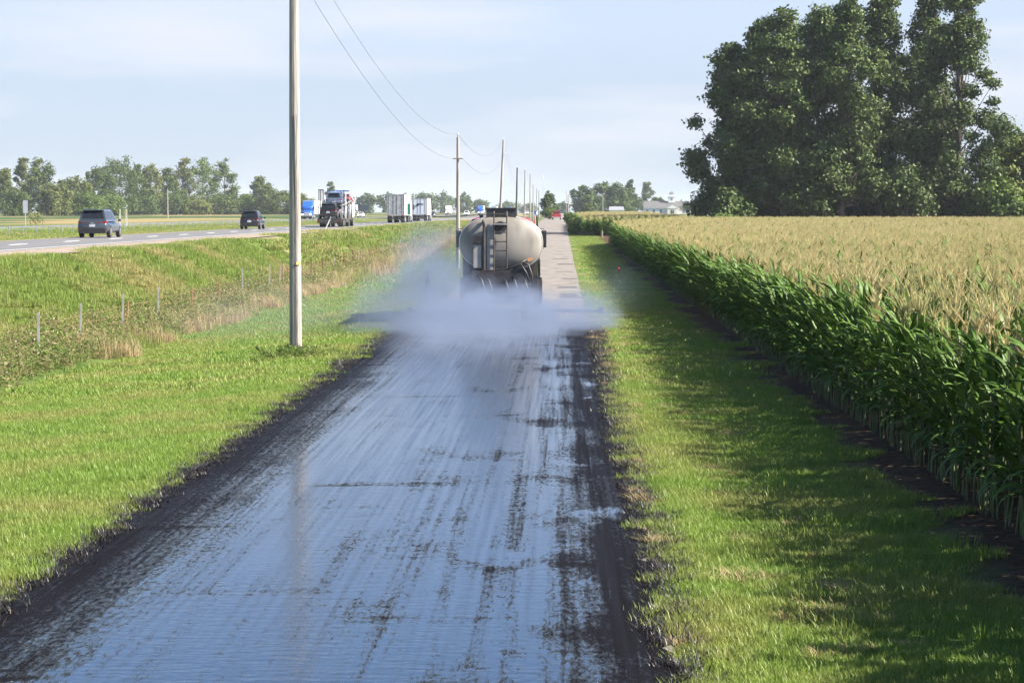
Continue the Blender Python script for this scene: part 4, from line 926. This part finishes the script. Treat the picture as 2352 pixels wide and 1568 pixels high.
def semi_trailer(e, L, W, z0, z1, y0, rear, side, top='white_paint', frame=True):
    """box trailer with rear face at y0, running to +Y"""
    mb = MB(); mb.box((0, y0 + L / 2, (z0 + z1) / 2), (W, L, z1 - z0)); mb.build('trailer', M(side), e)
    for s in (-1, 1):
        d = MB(); d.box((s * W * .245, y0 - .02, (z0 + z1) / 2), (W * .47, .05, z1 - z0 - .16)); dd = d.build('rear_door', M(rear), e)
        for k in (.1, .38): hb = MB(); hb.tube([(s * W * k, y0 - .07, z0 + .1), (s * W * k, y0 - .07, z1 - .1)], .02, 5); hb.build('lock_bar', M('galvanised'), dd)
    fr = MB(); fr.box((0, y0 - .03, z1 - .03), (W + .02, .1, .1)); fr.box((0, y0 - .03, z0 + .0), (W + .02, .1, .18))
    for s in (-1, 1): fr.box((s * (W / 2 - .03), y0 - .03, (z0 + z1) / 2), (.1, .09, z1 - z0 - .14))
    fr.build('door_frame', M('trailer_rear'), e)
    for s in (-1, 1):
        t = MB(); t.box((s * W * .4, y0 - .09, z0 - .02), (.3, .04, .1)); t.build('tail_light', M('tail_red'), e)
        for y in (y0 + 1.1, y0 + 2.4): wheel(e, s * (W / 2 - .3), y, .5, .58, rim='galvanised')
    ub = MB(); ub.box((0, y0 + .05, .55), (W * .8, .1, .1)); ub.box((-.4, y0 + .05, z0 / 2 + .3), (.08, .08, z0 - .5)); ub.box((.4, y0 + .05, z0 / 2 + .3), (.08, .08, z0 - .5)); ub.build('underride_bar', M('dark_steel'), e)
    mf = MB(); mf.box((-W * .36, y0 + .45, .62), (.6, .02, .7)); mf.box((W * .36, y0 + .45, .62), (.6, .02, .7)); mf.build('mud_flap', M('plastic_black'), e)
    ch = MB(); ch.box((0, y0 + L / 2, z0 - .16), (.9, L * .98, .3)); ch.build('chassis', M('dark_steel'), e)
def tractor(e, y0, paint, W=2.45, hood=True, lights=False):
    """sleeper cab with its back at y0, nose towards +Y"""
    P = M(paint)
    c = MB(); c.loft([rrect(W / 2, .95, 3.3, y0, 20, 7), rrect(W / 2, .95, 3.45, y0 + 1.2, 20, 7), rrect(W / 2, .95, 3.1, y0 + 2.3, 20, 7), rrect(W / 2 * .96, .95, 2.7, y0 + 2.75, 20, 6)]); c.build('cab', P, e, smooth=True)
    f = MB(); f.add([(-W / 2, y0 + .1, 3.3), (W / 2, y0 + .1, 3.3), (W / 2 * .9, y0 + 2.2, 3.05), (-W / 2 * .9, y0 + 2.2, 3.05), (-W / 2 * .95, y0 + .1, 3.98), (W / 2 * .95, y0 + .1, 3.98), (W / 2 * .8, y0 + 1.0, 3.9), (-W / 2 * .8, y0 + 1.0, 3.9)], [(0, 3, 2, 1), (4, 5, 6, 7), (0, 1, 5, 4), (1, 2, 6, 5), (2, 3, 7, 6), (3, 0, 4, 7)]); f.build('roof_fairing', P, e)
    hd = MB(); hd.loft([rrect(W / 2 * .92, .7, 2.1, y0 + 2.6, 20, 6), rrect(W / 2 * .86, .6, 1.95, y0 + 3.6, 20, 5), rrect(W / 2 * .78, .55, 1.6, y0 + 4.3, 20, 5)]); hd.build('hood', P, e, smooth=True)
    ws = MB(); ws.quad((W / 2 * .86, y0 + 2.79, 2.15), (-W / 2 * .86, y0 + 2.79, 2.15), (-W / 2 * .8, y0 + 2.42, 2.95), (W / 2 * .8, y0 + 2.42, 2.95)); ws.build('windscreen', M('glass_dark'), e)
    gr = MB(); gr.box((0, y0 + 4.3, 1.1), (1.1, .08, .8)); gr.build('grille', M('chrome'), e)
    bp = MB(); bp.box((0, y0 + 4.35, .55), (W * .95, .3, .35)); bp.build('bumper', M('dark_steel'), e)
    for s in (-1, 1):
        l = MB(); l.box((s * W * .36, y0 + 4.28, 1.05), (.42, .14, .26)); l.build('headlight', M('lamp_white' if lights else 'lamp_clear'), e)
        m_ = MB(); m_.box((s * (W / 2 + .22), y0 + 2.75, 2.3), (.22, .12, .75)); m_.box((s * (W / 2 + .08), y0 + 2.7, 2.6), (.3, .04, .05)); m_.build('mirror', M('plastic_black'), e)
        sw = MB(); sw.quad(*((lambda a_: a_ if s > 0 else a_[::-1])([(s * (W / 2 + .005), y0 + 1.6, 2.1), (s * (W / 2 + .005), y0 + 2.5, 2.1), (s * (W / 2 + .005), y0 + 2.3, 2.8), (s * (W / 2 + .005), y0 + 1.6, 2.8)]))); sw.build('side_window', M('glass_dark'), e)
        wheel(e, s * (W / 2 - .2), y0 + 3.4, .5, .3, rim='galvanised'); wheel(e, s * (W / 2 - .3), y0 - .6, .5, .58); wheel(e, s * (W / 2 - .3), y0 - 1.9, .5, .58)
        fn = MB(); fn.tube([(s * (W / 2 - .2), y0 + .3, .65), (s * (W / 2 - .2), y0 + 2.0, .65)], .33, 10); fn.build('fuel_tank', M('galvanised'), e)
def semi(name, loc, rz, side, rear, paint, label, L=15.5, z1=4.1, lights=False, group=None, z0=1.1):
    e = empty(name, loc, rz); tag(e, label, 'truck', group)
    semi_trailer(e, L, 2.58, z0, z1, 0, rear, side); tractor(e, L + .7, paint, lights=lights)
    return e
s1 = semi('semi_truck', (-24.4, 333, HZ), 0, 'white_paint', 'trailer_rear', 'white_paint', 'semi trailer with a worn rear coloured grey for grazing sun and bright white side driving away', L=14.6, z1=4.15)  # rear doors greyer than the side: grazing sunlight put into their colour, plus wear
s2 = semi('semi_truck', (-24.9, 397, HZ), 0, 'cream_paint', 'trailer_blue_grey', 'white_paint', 'white semi trailer with a dark scrawled mark on its pale rear doors', L=11.0, z1=3.95)
mk = MB()      # the dark script-like mark on the rear doors
mk.tube([(-.62, -.06, 2.75), (-.3, -.06, 2.95), (.1, -.06, 3.0), (.45, -.06, 3.02), (.72, -.06, 2.9)], [.05, .16, .10, .07, .03], 5); mk.tube([(-.6, -.06, 2.72), (-.25, -.06, 2.74), (-.05, -.06, 2.86)], [.1, .12, .03], 5); mk.tube([(.3, -.06, 2.98), (.35, -.06, 2.74)], [.05, .03], 5)
mk.build('door_marking', M('navy'), s2)
# oncoming blue semi: nose towards the camera
e = empty('semi_truck', (-55, 487 + 19.5, HZ), math.pi); tag(e, 'bright blue oncoming semi truck with a white trailer right of the near pole', 'truck')
semi_trailer(e, 14, 2.58, 1.1, 4.05, 0, 'white_paint', 'white_paint'); tractor(e, 14.7, 'blue_paint', lights=True)
fx = lambda px, Y: at(px, Y)
car('white_sedan', (fx(829, 640), 640, HZ), math.pi, 'white_paint', 'white oncoming car right of the car carrier', 'sedan', 4.9, 1.86, 1.5, lights=True)
car('dark_car', (fx(994, 800), 800, HZ), math.pi, 'black_paint', 'small dark oncoming car right of the second trailer', 'suv', 4.8, 1.95, 1.75, lights=True)
car('white_pickup', (fx(1072, 860), 860, 2.1), math.pi, 'white_paint', 'white oncoming car just right of the second utility pole', 'suv', 5.6, 2.1, 2.0, lights=True)
car('white_car', (fx(1210, 1150), 1150, 2.35), math.pi, 'white_paint', 'tiny white car on the highway between the far poles', 'suv', 4.8, 1.95, 1.7)
e = empty('box_truck', (fx(1030, 950) , 950 + 6, 2.2), math.pi); tag(e, 'white box truck far off on the highway left of the second pole', 'truck')
semi_trailer(e, 6, 2.5, 1.0, 3.5, 0, 'white_paint', 'white_paint'); tractor(e, 6.1, 'white_paint', lights=True)
e = empty('semi_truck', (fx(1104, 1020), 1020 + 15, 2.25), math.pi); tag(e, 'distant blue semi truck above the left of the tanker', 'truck')
semi_trailer(e, 13, 2.58, 1.1, 4.05, 0, 'white_paint', 'white_paint'); tractor(e, 13.7, 'blue_paint', lights=True)
e = empty('semi_truck', (fx(1135, 1100), 1100, 2.3), 0); tag(e, 'distant white trailer seen just above the tanker hatch', 'truck')
semi_trailer(e, 14, 2.58, 1.1, 4.05, 0, 'trailer_blue_grey', 'white_paint'); tractor(e, 14.7, 'white_paint')
e = empty('semi_truck', (fx(1170, 1300), 1300, 2.4), 0); tag(e, 'farthest truck, a blue trailer between the leaning pole and the dark pole', 'truck')
semi_trailer(e, 14, 2.58, 1.1, 4.05, 0, 'blue_paint', 'blue_paint'); tractor(e, 14.7, 'blue_paint')

# car carrier
def carrier():
    Y = 237; e = empty('car_carrier', (-24.3, Y, HZ)); tag(e, 'car carrier truck driving away with cars on two decks', 'truck')
    W = 2.56; hw = W / 2; st = M('galvanised'); dk = M('dark_steel')
    d = MB(); d.box((0, 6.2, .85), (W * .98, 12.6, .14)); d.box((0, -.1, .62), (W, .25, .4)); d.build('lower_deck', dk, e)
    for s in (-1, 1):
        r_ = MB(); r_.box((s * (hw - .12), 6.5, 2.55), (.22, 10.5, .1), rot=(R(3), 0, 0)); r_.build('upper_track', st, e)
        for k, y in enumerate((.6, 2.6, 4.6, 6.8, 9, 11.5)):
            zt = (2.2, 3.9, 3.6, 2.9, 3.4, 3.1)[k]
            p = MB(); p.box((s * (hw - .03), y, (zt + .9) / 2), (.1, .16, zt - .9)); p.build('upright', M('white_paint') if k == 2 else (dk if k % 2 else st), e)
        g1 = MB(); g1.tube([(s * (hw - .05), 2.6, 1.0), (s * (hw - .05), 4.5, 2.5)], .05, 6); g1.tube([(s * (hw - .05), 6.8, 1.0), (s * (hw - .05), 9, 2.6)], .05, 6); g1.tube([(s * (hw - .05), 9, 1.0), (s * (hw - .05), 7, 2.5)], .04, 6); g1.build('ram', M('chrome'), e)
        t = MB(); t.box((s * 1.12, -.25, .62), (.2, .06, .12)); t.build('tail_light', M('tail_red'), e)
        for y in (2.2, 3.5): wheel(e, s * (hw - .3), y, .46, .56)
        sk = MB(); sk.box((s * (hw - .01), 6.5, .66), (.03, 4.2, .34)); sk.build('side_skirt', dk, e)
        for y in (8.6, 13.6): wheel(e, s * (hw - .25), y, .48, .4)
        mf = MB(); mf.box((s * .92, 1.5, .5), (.6, .02, .62)); mf.build('mud_flap', M('plastic_black'), e)
    ra = MB(); ra.box((-.95, 1.6, 3.9), (.1, 1.2, .1)); 
    for x, y in ((-1.24, 1.0), (-1.0, 2.1), (-.75, 1.0)): ra.box((x, y, 2.95), (.07, .07, 1.9))
    ra.box((-1.0, 1.0, 3.9), (.55, .09, .1)); ra.build('head_ramp', dk, e)
    ax = MB(); ax.tube([(-hw + .2, 2.2, .46), (hw - .2, 2.2, .46)], .07, 6); ax.tube([(-hw + .2, 3.5, .46), (hw - .2, 3.5, .46)], .07, 6); ax.build('axle', dk, e)
    c = MB(); c.loft([rrect(hw, .9, 2.75, 13.0, 20, 7), rrect(hw, .9, 2.75, 14.6, 20, 7), rrect(hw * .95, .9, 2.3, 15.2, 20, 6)]); c.build('cab', M('white_paint'), e, smooth=True)
    for s in (-1, 1): m_ = MB(); m_.box((s * (hw + .24), 14.6, 2.1), (.22, .12, .6)); m_.box((s * (hw + .08), 14.6, 2.3), (.3, .05, .05)); m_.build('mirror', M('white_paint'), e)
    rk = MB(); rk.box((.55, 8.7, 3.86), (1.4, .9, .12)); rk.build('head_rack', M('blue_paint'), e)
    car('black_suv', (-24.45, Y + 2.0, HZ + .93), 0, 'black_paint', 'black car on the lowest rear deck of the car carrier', L=4.5, W=1.9, H=1.62, tilt=R(2), group='cars on the car carrier')
    car('silver_suv', (-24.3, Y + 6.8, HZ + 2.2), 0, 'silver_blue_paint', 'silver blue car on the upper deck of the car carrier', L=4.7, W=1.9, H=1.62, tilt=R(5), group='cars on the car carrier')
    car('red_car', (-23.95, Y + 12.6, HZ + 2.35), 0, 'faded_red', 'faded red car above the cab of the car carrier', 'sedan', 4.3, 1.75, 1.2, tilt=R(-3), group='cars on the car carrier')
    car('grey_car', (-24.3, Y + 8.2, HZ + .93), 0, 'trailer_rear', 'grey car on the front of the lower deck of the car carrier', 'sedan', 4.5, 1.8, 1.35, group='cars on the car carrier')
carrier()

# red machine far up the lane
Y = 553; e = empty('red_work_truck', (at(1278, Y), Y, g(-1.3, Y) + .02)); tag(e, 'small red work truck far ahead on the lane', 'truck')
mb = MB(); mb.loft([rrect(1.1, .55, 1.35, -2.6, 20, 6), rrect(1.12, .5, 1.4, -2.0, 20, 6), rrect(1.12, .5, 1.4, 2.6, 20, 6)]); mb.build('body', M('red_paint'), e)
mb = MB(); mb.box((0, .9, 1.75), (1.85, 1.9, .8), top=.82); mb.build('cab', M('red_paint'), e); mb = MB(); mb.box((0, -.08, 1.78), (1.5, .06, .42)); mb.build('rear_window', M('glass_dark'), e)
for s in (-1, 1):
    mb = MB(); mb.box((s * .98, -2.62, 1.0), (.16, .05, .3)); mb.build('tail_light', M('tail_red'), e)
    for y in (-1.5, 1.7): wheel(e, s * .95, y, .42, .3)
mb = MB(); mb.box((0, -2.66, .6), (2.1, .12, .2)); mb.build('bumper', M('chrome'), e)

# ------------------------------------------------------------------ the tar distributor truck
def tanker():
    e = empty('tanker_truck', (-1.90, 71.0, .02), R(1.5)); tag(e, 'grey tar spraying tanker truck with a red cab, seen from behind', 'truck')
    a_, b_, zc = 1.29, .84, 2.50; Lt = 5.4
    def ell(s, y, n=56, zz=zc, aa=a_, bb=b_):
        p = 2.35; out = []
        for k in range(n):
            t = 2 * math.pi * k / n; c, q = math.cos(t), math.sin(t)
            out.append((aa * s * math.copysign(abs(c) ** (2 / p), c), y, zz + bb * s * math.copysign(abs(q) ** (2 / p), q)))
        return out
    t = MB(); t.loft([ell(s, y) for s, y in ((.02, -.27), (.3, -.255), (.55, -.21), (.75, -.15), (.88, -.09), (.955, -.04), (.99, .0), (1, .04), (1, Lt), (.97, Lt + .1), (.8, Lt + .22), (.02, Lt + .3))]); tk = t.build('tank', M('tank_skin'), e, smooth=True)
    rg = MB(); ring = [Vector(p) for p in ell(1.006, .03)]; rg.tube(ring + [ring[0]], .022, 6, False); rg.build('rim', M('tank_trim'), tk, smooth=True)
    for y in (1.7, 3.6): 
        rg = MB(); ring = [Vector(p) for p in ell(1.008, y)]; rg.tube(ring + [ring[0]], .03, 6, False); rg.build('band', M('tank_trim'), tk)
    # hatch box with walkway on top
    h = MB(); h.box((.0, .55, 3.40), (.93, 1.1, .36)); hb = h.build('hatch_box', M('dark_steel'), e)
    h = MB(); h.box((.0, .55, 3.595), (.99, 1.16, .03)); h.box((0, -.015, 3.40), (.34, .03, .16)); h.build('lid', M('tar_black'), hb)
    # ladder
    ld = MB()
    for s in (-.2, .2): ld.tube([(-.02 + s, -.36, 1.30), (-.02 + s, -.36, 3.35), (-.02 + s, -.3, 3.5)], .022, 8)
    lo_ = ld.build('ladder', M('dark_steel'), e)
    for k in range(8):
        q = MB(); q.tube([(-.22, -.36, 1.42 + k * .285), (.18, -.36, 1.42 + k * .285)], .017, 6); q.build('rung', M('dark_steel'), lo_)
    q = MB(); q.box((-.02, -.32, 3.10), (.42, .2, .03)); q.build('step', M('tank_trim'), lo_)
    q = MB(); q.tube([(-.02, -.26, 3.0), (-.02, -.23, 3.0)], .19, 18); q.build('manhole', M('tar_black'), tk)
    # gauges, pipe and panels on the left of the rear head
    q = MB(); q.box((-.34, -.285, 2.38), (.21, .05, 1.42)); q.build('gauge_panel', M('panel_grey'), e)
    q = MB(); q.tube([(-.53, -.33, 3.05), (-.53, -.33, 1.2)], .045, 10); q.tube([(-.53, -.33, 3.05), (-.56, -.1, 3.2)], .045, 8); q.build('overflow_pipe', M('dark_steel'), e)
    q = MB(); q.box((-.74, -.3, 2.1), (.24, .06, .72)); q.build('side_panel', M('panel_grey'), e)
    q = MB(); q.box((-.75, -.34, 2.62), (.27, .12, .24)); q.build('control_box', M('tar_black'), e)
    # pump, hoses and frame below the tank
    f = MB(); f.box((0, -.12, 1.06), (2.26, .06, .92)); f.build('rear_plate', M('tar_black'), e)
    f = MB(); f.box((-.45, 3.0, 1.15), (.16, 7.0, .34)); f.box((.45, 3.0, 1.15), (.16, 7.0, .34)); f.box((0, -.2, 1.12), (2.1, .18, .22)); f.box((0, -.3, .82), (2.2, .14, .16)); f.build('chassis', M('tar_black'), e)
    p = MB(); p.box((.15, -.35, 1.5), (1.5, .3, .34), rot=(0, R(-8), 0)); p.cyl((.55, -.42, 1.42), .17, .35, 'y', 14); p.cyl((-.35, -.42, 1.3), .2, .3, 'y', 14); p.build('pump', M('tar_black'), e)
    p = MB(); p.box((-.6, -.3, 1.45), (.62, .2, .42)); p.build('valve_box', M('tar_black'), e)
    hs = MB()
    for k in range(5):
        x0 = (-.72, -.5, .02, .3, .62)[k]; hs.tube([(x0, -.42, 1.5 - .05 * (k % 3)), (x0 + .12, -.62, 1.35), (x0 + .22, -.66, 1.05), (x0 + .1, -.6, .62)], .032, 8)
    hs.build('hose', M('tar_black'), e, smooth=True)
    hs = MB(); hs.tube([(.05, -.38, 1.62), (.3, -.5, 1.74), (.62, -.5, 1.9), (.8, -.42, 2.0)], .025, 8); hs.tube([(.4, -.45, 1.7), (.62, -.55, 1.86), (.78, -.52, 1.6), (.9, -.5, 1.3)], .028, 8); hs.tube([(.62, -.45, 1.95), (.85, -.5, 1.85), (.95, -.5, 1.55), (1.0, -.45, 1.1)], .028, 8); hs.build('hose', M('dark_steel'), e, smooth=True)
    st = MB(); st.add([(.80, -.172, 2.03), (.98, -.108, 2.07), (1.02, -.10, 1.98), (.84, -.155, 1.93)], [(0, 3, 2, 1)]); st.build('rust_patch', M('rust_stain'), tk)
    # spray bar reaching past both road edges
    sb = MB(); sb.tube([(-2.85, -.75, .42), (3.12, -.75, .42)], .05, 10); sb.box((3.1, -.75, .43), (.14, .2, .2)); sb.box((-2.82, -.75, .43), (.14, .2, .2)); bar = sb.build('spray_bar', M('tar_black'), e)
    for k in range(40):
        nz_ = MB(); nz_.tube([(-2.7 + k * .146, -.75, .39), (-2.7 + k * .146, -.75, .31)], [.025, .014], 6); nz_.build('nozzle', M('dark_steel'), bar)
    for x in (-.9, .9): su = MB(); su.tube([(x, -.3, .82), (x, -.72, .5)], .04, 8); su.build('bar_carrier', M('tar_black'), e)
    for s in (-1, 1):
        m_ = MB(); m_.box((s * 1.02, .12, .98), (.52, .03, .9)); m_.build('mud_flap', M('plastic_black'), e)
        m_ = MB(); m_.box((s * 1.08, 1.4, 1.32), (.42, 2.9, .05)); m_.box((s * 1.08, -.08, 1.0), (.42, .05, .66)); m_.build('fender', M('dark_steel'), e)
        for y in (.85, 2.2): wheel(e, s * .92, y, .52, .56, rim='galvanised')
        bx = MB(); bx.box((s * .98, 4.4, 1.3), (.56, 2.6, 1.5)); bx.build('tool_box', M('dark_steel'), e)
        wheel(e, s * 1.02, 7.0, .52, .3, rim='galvanised')
        tl = MB(); tl.box((s * .92, -.4, .84), (.26, .05, .12)); tl.build('tail_light', M('tail_red'), e)
        # mirrors on arms
        m_ = MB(); m_.box((s * 1.47, 6.9, 2.55), (.17, .1, .58)); mi_ = m_.build('mirror', M('plastic_black'), e)
        m_ = MB(); m_.box((s * 1.475, 6.846, 2.55), (.14, .006, .5)); m_.build('glass', M('sign_green') if False else M('glass_dark'), mi_)
        m_ = MB(); m_.tube([(s * 1.1, 6.9, 2.92), (s * 1.47, 6.9, 2.9), (s * 1.47, 6.9, 2.6)], .018, 6); m_.tube([(s * 1.1, 6.9, 2.2), (s * 1.47, 6.9, 2.22)], .018, 6); m_.build('arm', M('chrome'), mi_)
    # cab
    c = MB(); c.loft([rrect(1.14, 1.3, 3.20, 6.0, 24, 6), rrect(1.15, 1.2, 3.32, 6.5, 24, 6), rrect(1.13, 1.1, 3.3, 7.2, 24, 6), rrect(1.1, 1.1, 2.4, 7.9, 24, 6)]); cb = c.build('cab', M('red_paint'), e, smooth=True)
    c = MB(); c.box((0, 5.985, 2.6), (1.5, .03, .6)); c.build('rear_window', M('glass_dark'), cb)
    c = MB(); c.loft([rrect(1.05, .7, 2.2, 7.8, 20, 5), rrect(.95, .65, 1.9, 9.2, 20, 5)]); c.build('hood', M('red_paint'), e, smooth=True)
    c = MB(); c.tube([(1.18, 5.8, 1.3), (1.18, 5.8, 3.35), (1.18, 5.78, 3.5)], .075, 14); c.build('exhaust_stack', M('chrome'), e, smooth=True)
    c = MB(); c.tube([(1.18, 5.8, 1.9), (1.18, 5.8, 2.9)], .11, 14); c.build('heat_shield', M('tank_trim'), e, smooth=True)
    c = MB(); c.tube([(1.2, .7, 1.42), (1.2, .7, 1.98)], .045, 10); c.build('grab_pipe', M('chrome'), e)
    c = MB(); c.box((-.62, .3, 3.22), (.12, .12, .36)); c.box((-.86, .3, 3.1), (.1, .2, .3)); c.build('vent', M('dark_steel'), e)
    return e
tanker()

# ------------------------------------------------------------------ steam and haze
def steam():
    m = bpy.data.materials.new('steam'); m.use_nodes = True; n, l = m.node_tree.nodes, m.node_tree.links; n.clear()
    out = n.new('ShaderNodeOutputMaterial'); pv = n.new('ShaderNodeVolumePrincipled'); l.new(pv.outputs[0], out.inputs['Volume'])
    pv.inputs['Color'].default_value = (.27, .33, .47, 1); pv.inputs['Anisotropy'].default_value = .0
    g_ = n.new('ShaderNodeNewGeometry'); P = g_.outputs['Position']
    nz_ = n.new('ShaderNodeTexNoise'); nz_.inputs['Scale'].default_value = .75; nz_.inputs['Detail'].default_value = 5; nz_.inputs['Roughness'].default_value = .62
    l.new(P, nz_.inputs['Vector'])
    # push the position about with noise so that the puffs curl
    sub = n.new('ShaderNodeVectorMath'); sub.operation = 'SUBTRACT'; sub.inputs[1].default_value = (.5, .5, .5); l.new(nz_.outputs['Color'], sub.inputs[0])
    scl = n.new('ShaderNodeVectorMath'); scl.operation = 'MULTIPLY'; scl.inputs[1].default_value = (2.6, 3.4, 2.2); l.new(sub.outputs[0], scl.inputs[0])
    add = n.new('ShaderNodeVectorMath'); add.operation = 'ADD'; l.new(P, add.inputs[0]); l.new(scl.outputs[0], add.inputs[1])
    tot = None
    for (c, rr, d) in [((-2.1, 66.0, .0), (3.4, 5.8, 1.6), 1.2), ((-2.1, 69.2, .2), (3.4, 2.0, 1.3), 1.15), ((.6, 68.6, .25), (1.4, 3.0, 1.2), 1.0), ((-3.8, 69.0, .9), (1.6, 3.0, 2.0), .6), ((-4.8, 68.0, .5), (2.0, 6.0, 1.9), .22), ((-4.4, 75, 1.5), (1.7, 7, 2.3), .12),
                       ((-2.4, 59.5, .0), (3.0, 8.0, .8), .2), ((1.9, 84, .4), (1.9, 16, 1.5), .010), ((-8.0, 70, .1), (5.5, 11, 1.7), .018)]:
        s_ = n.new('ShaderNodeVectorMath'); s_.operation = 'SUBTRACT'; s_.inputs[1].default_value = c; l.new(add.outputs[0], s_.inputs[0])
        dv = n.new('ShaderNodeVectorMath'); dv.operation = 'DIVIDE'; dv.inputs[1].default_value = rr; l.new(s_.outputs[0], dv.inputs[0])
        ln = n.new('ShaderNodeVectorMath'); ln.operation = 'LENGTH'; l.new(dv.outputs[0], ln.inputs[0])
        mr = n.new('ShaderNodeMapRange'); mr.interpolation_type = 'SMOOTHSTEP'; mr.inputs[1].default_value = 1.0; mr.inputs[2].default_value = .15; mr.inputs[3].default_value = 0; mr.inputs[4].default_value = d
        l.new(ln.outputs['Value'], mr.inputs[0])
        if tot is None: tot = mr.outputs[0]
        else:
            q = n.new('ShaderNodeMath'); q.operation = 'ADD'; l.new(tot, q.inputs[0]); l.new(mr.outputs[0], q.inputs[1]); tot = q.outputs[0]
    n2 = n.new('ShaderNodeTexNoise'); n2.inputs['Scale'].default_value = .9; n2.inputs['Detail'].default_value = 5; n2.inputs['Roughness'].default_value = .65
    m2 = n.new('ShaderNodeMapping'); m2.inputs['Scale'].default_value = (1, .55, 1.5); m2.inputs['Location'].default_value = (3, 7, 1); l.new(P, m2.inputs[0]); l.new(m2.outputs[0], n2.inputs['Vector'])
    r2 = n.new('ShaderNodeMapRange'); r2.inputs[1].default_value = .36; r2.inputs[2].default_value = .64; r2.inputs[3].default_value = .12; r2.inputs[4].default_value = 2.0; l.new(n2.outputs[0], r2.inputs[0])
    fin = n.new('ShaderNodeMath'); fin.operation = 'MULTIPLY'; l.new(tot, fin.inputs[0]); l.new(r2.outputs[0], fin.inputs[1])
    l.new(fin.outputs[0], pv.inputs['Density'])
    mb = MB(); mb.box((-4, 78, 1.9), (26, 62, 4.8)); o = mb.build('steam', m)
    tag(o, 'blue grey steam rolling off the hot tar behind the tanker', kind='stuff')
steam()
m = bpy.data.materials.new('haze'); m.use_nodes = True; n, l = m.node_tree.nodes, m.node_tree.links; n.clear()
out = n.new('ShaderNodeOutputMaterial'); pv = n.new('ShaderNodeVolumePrincipled'); l.new(pv.outputs[0], out.inputs['Volume'])
pv.inputs['Color'].default_value = (.80, .88, 1.0, 1); pv.inputs['Density'].default_value = .00008; pv.inputs['Anisotropy'].default_value = .0
mb = MB(); mb.box((0, 3400, 24), (12400, 7400, 54)); o = mb.build('haze', m); tag(o, 'thin morning haze over the fields', kind='stuff')
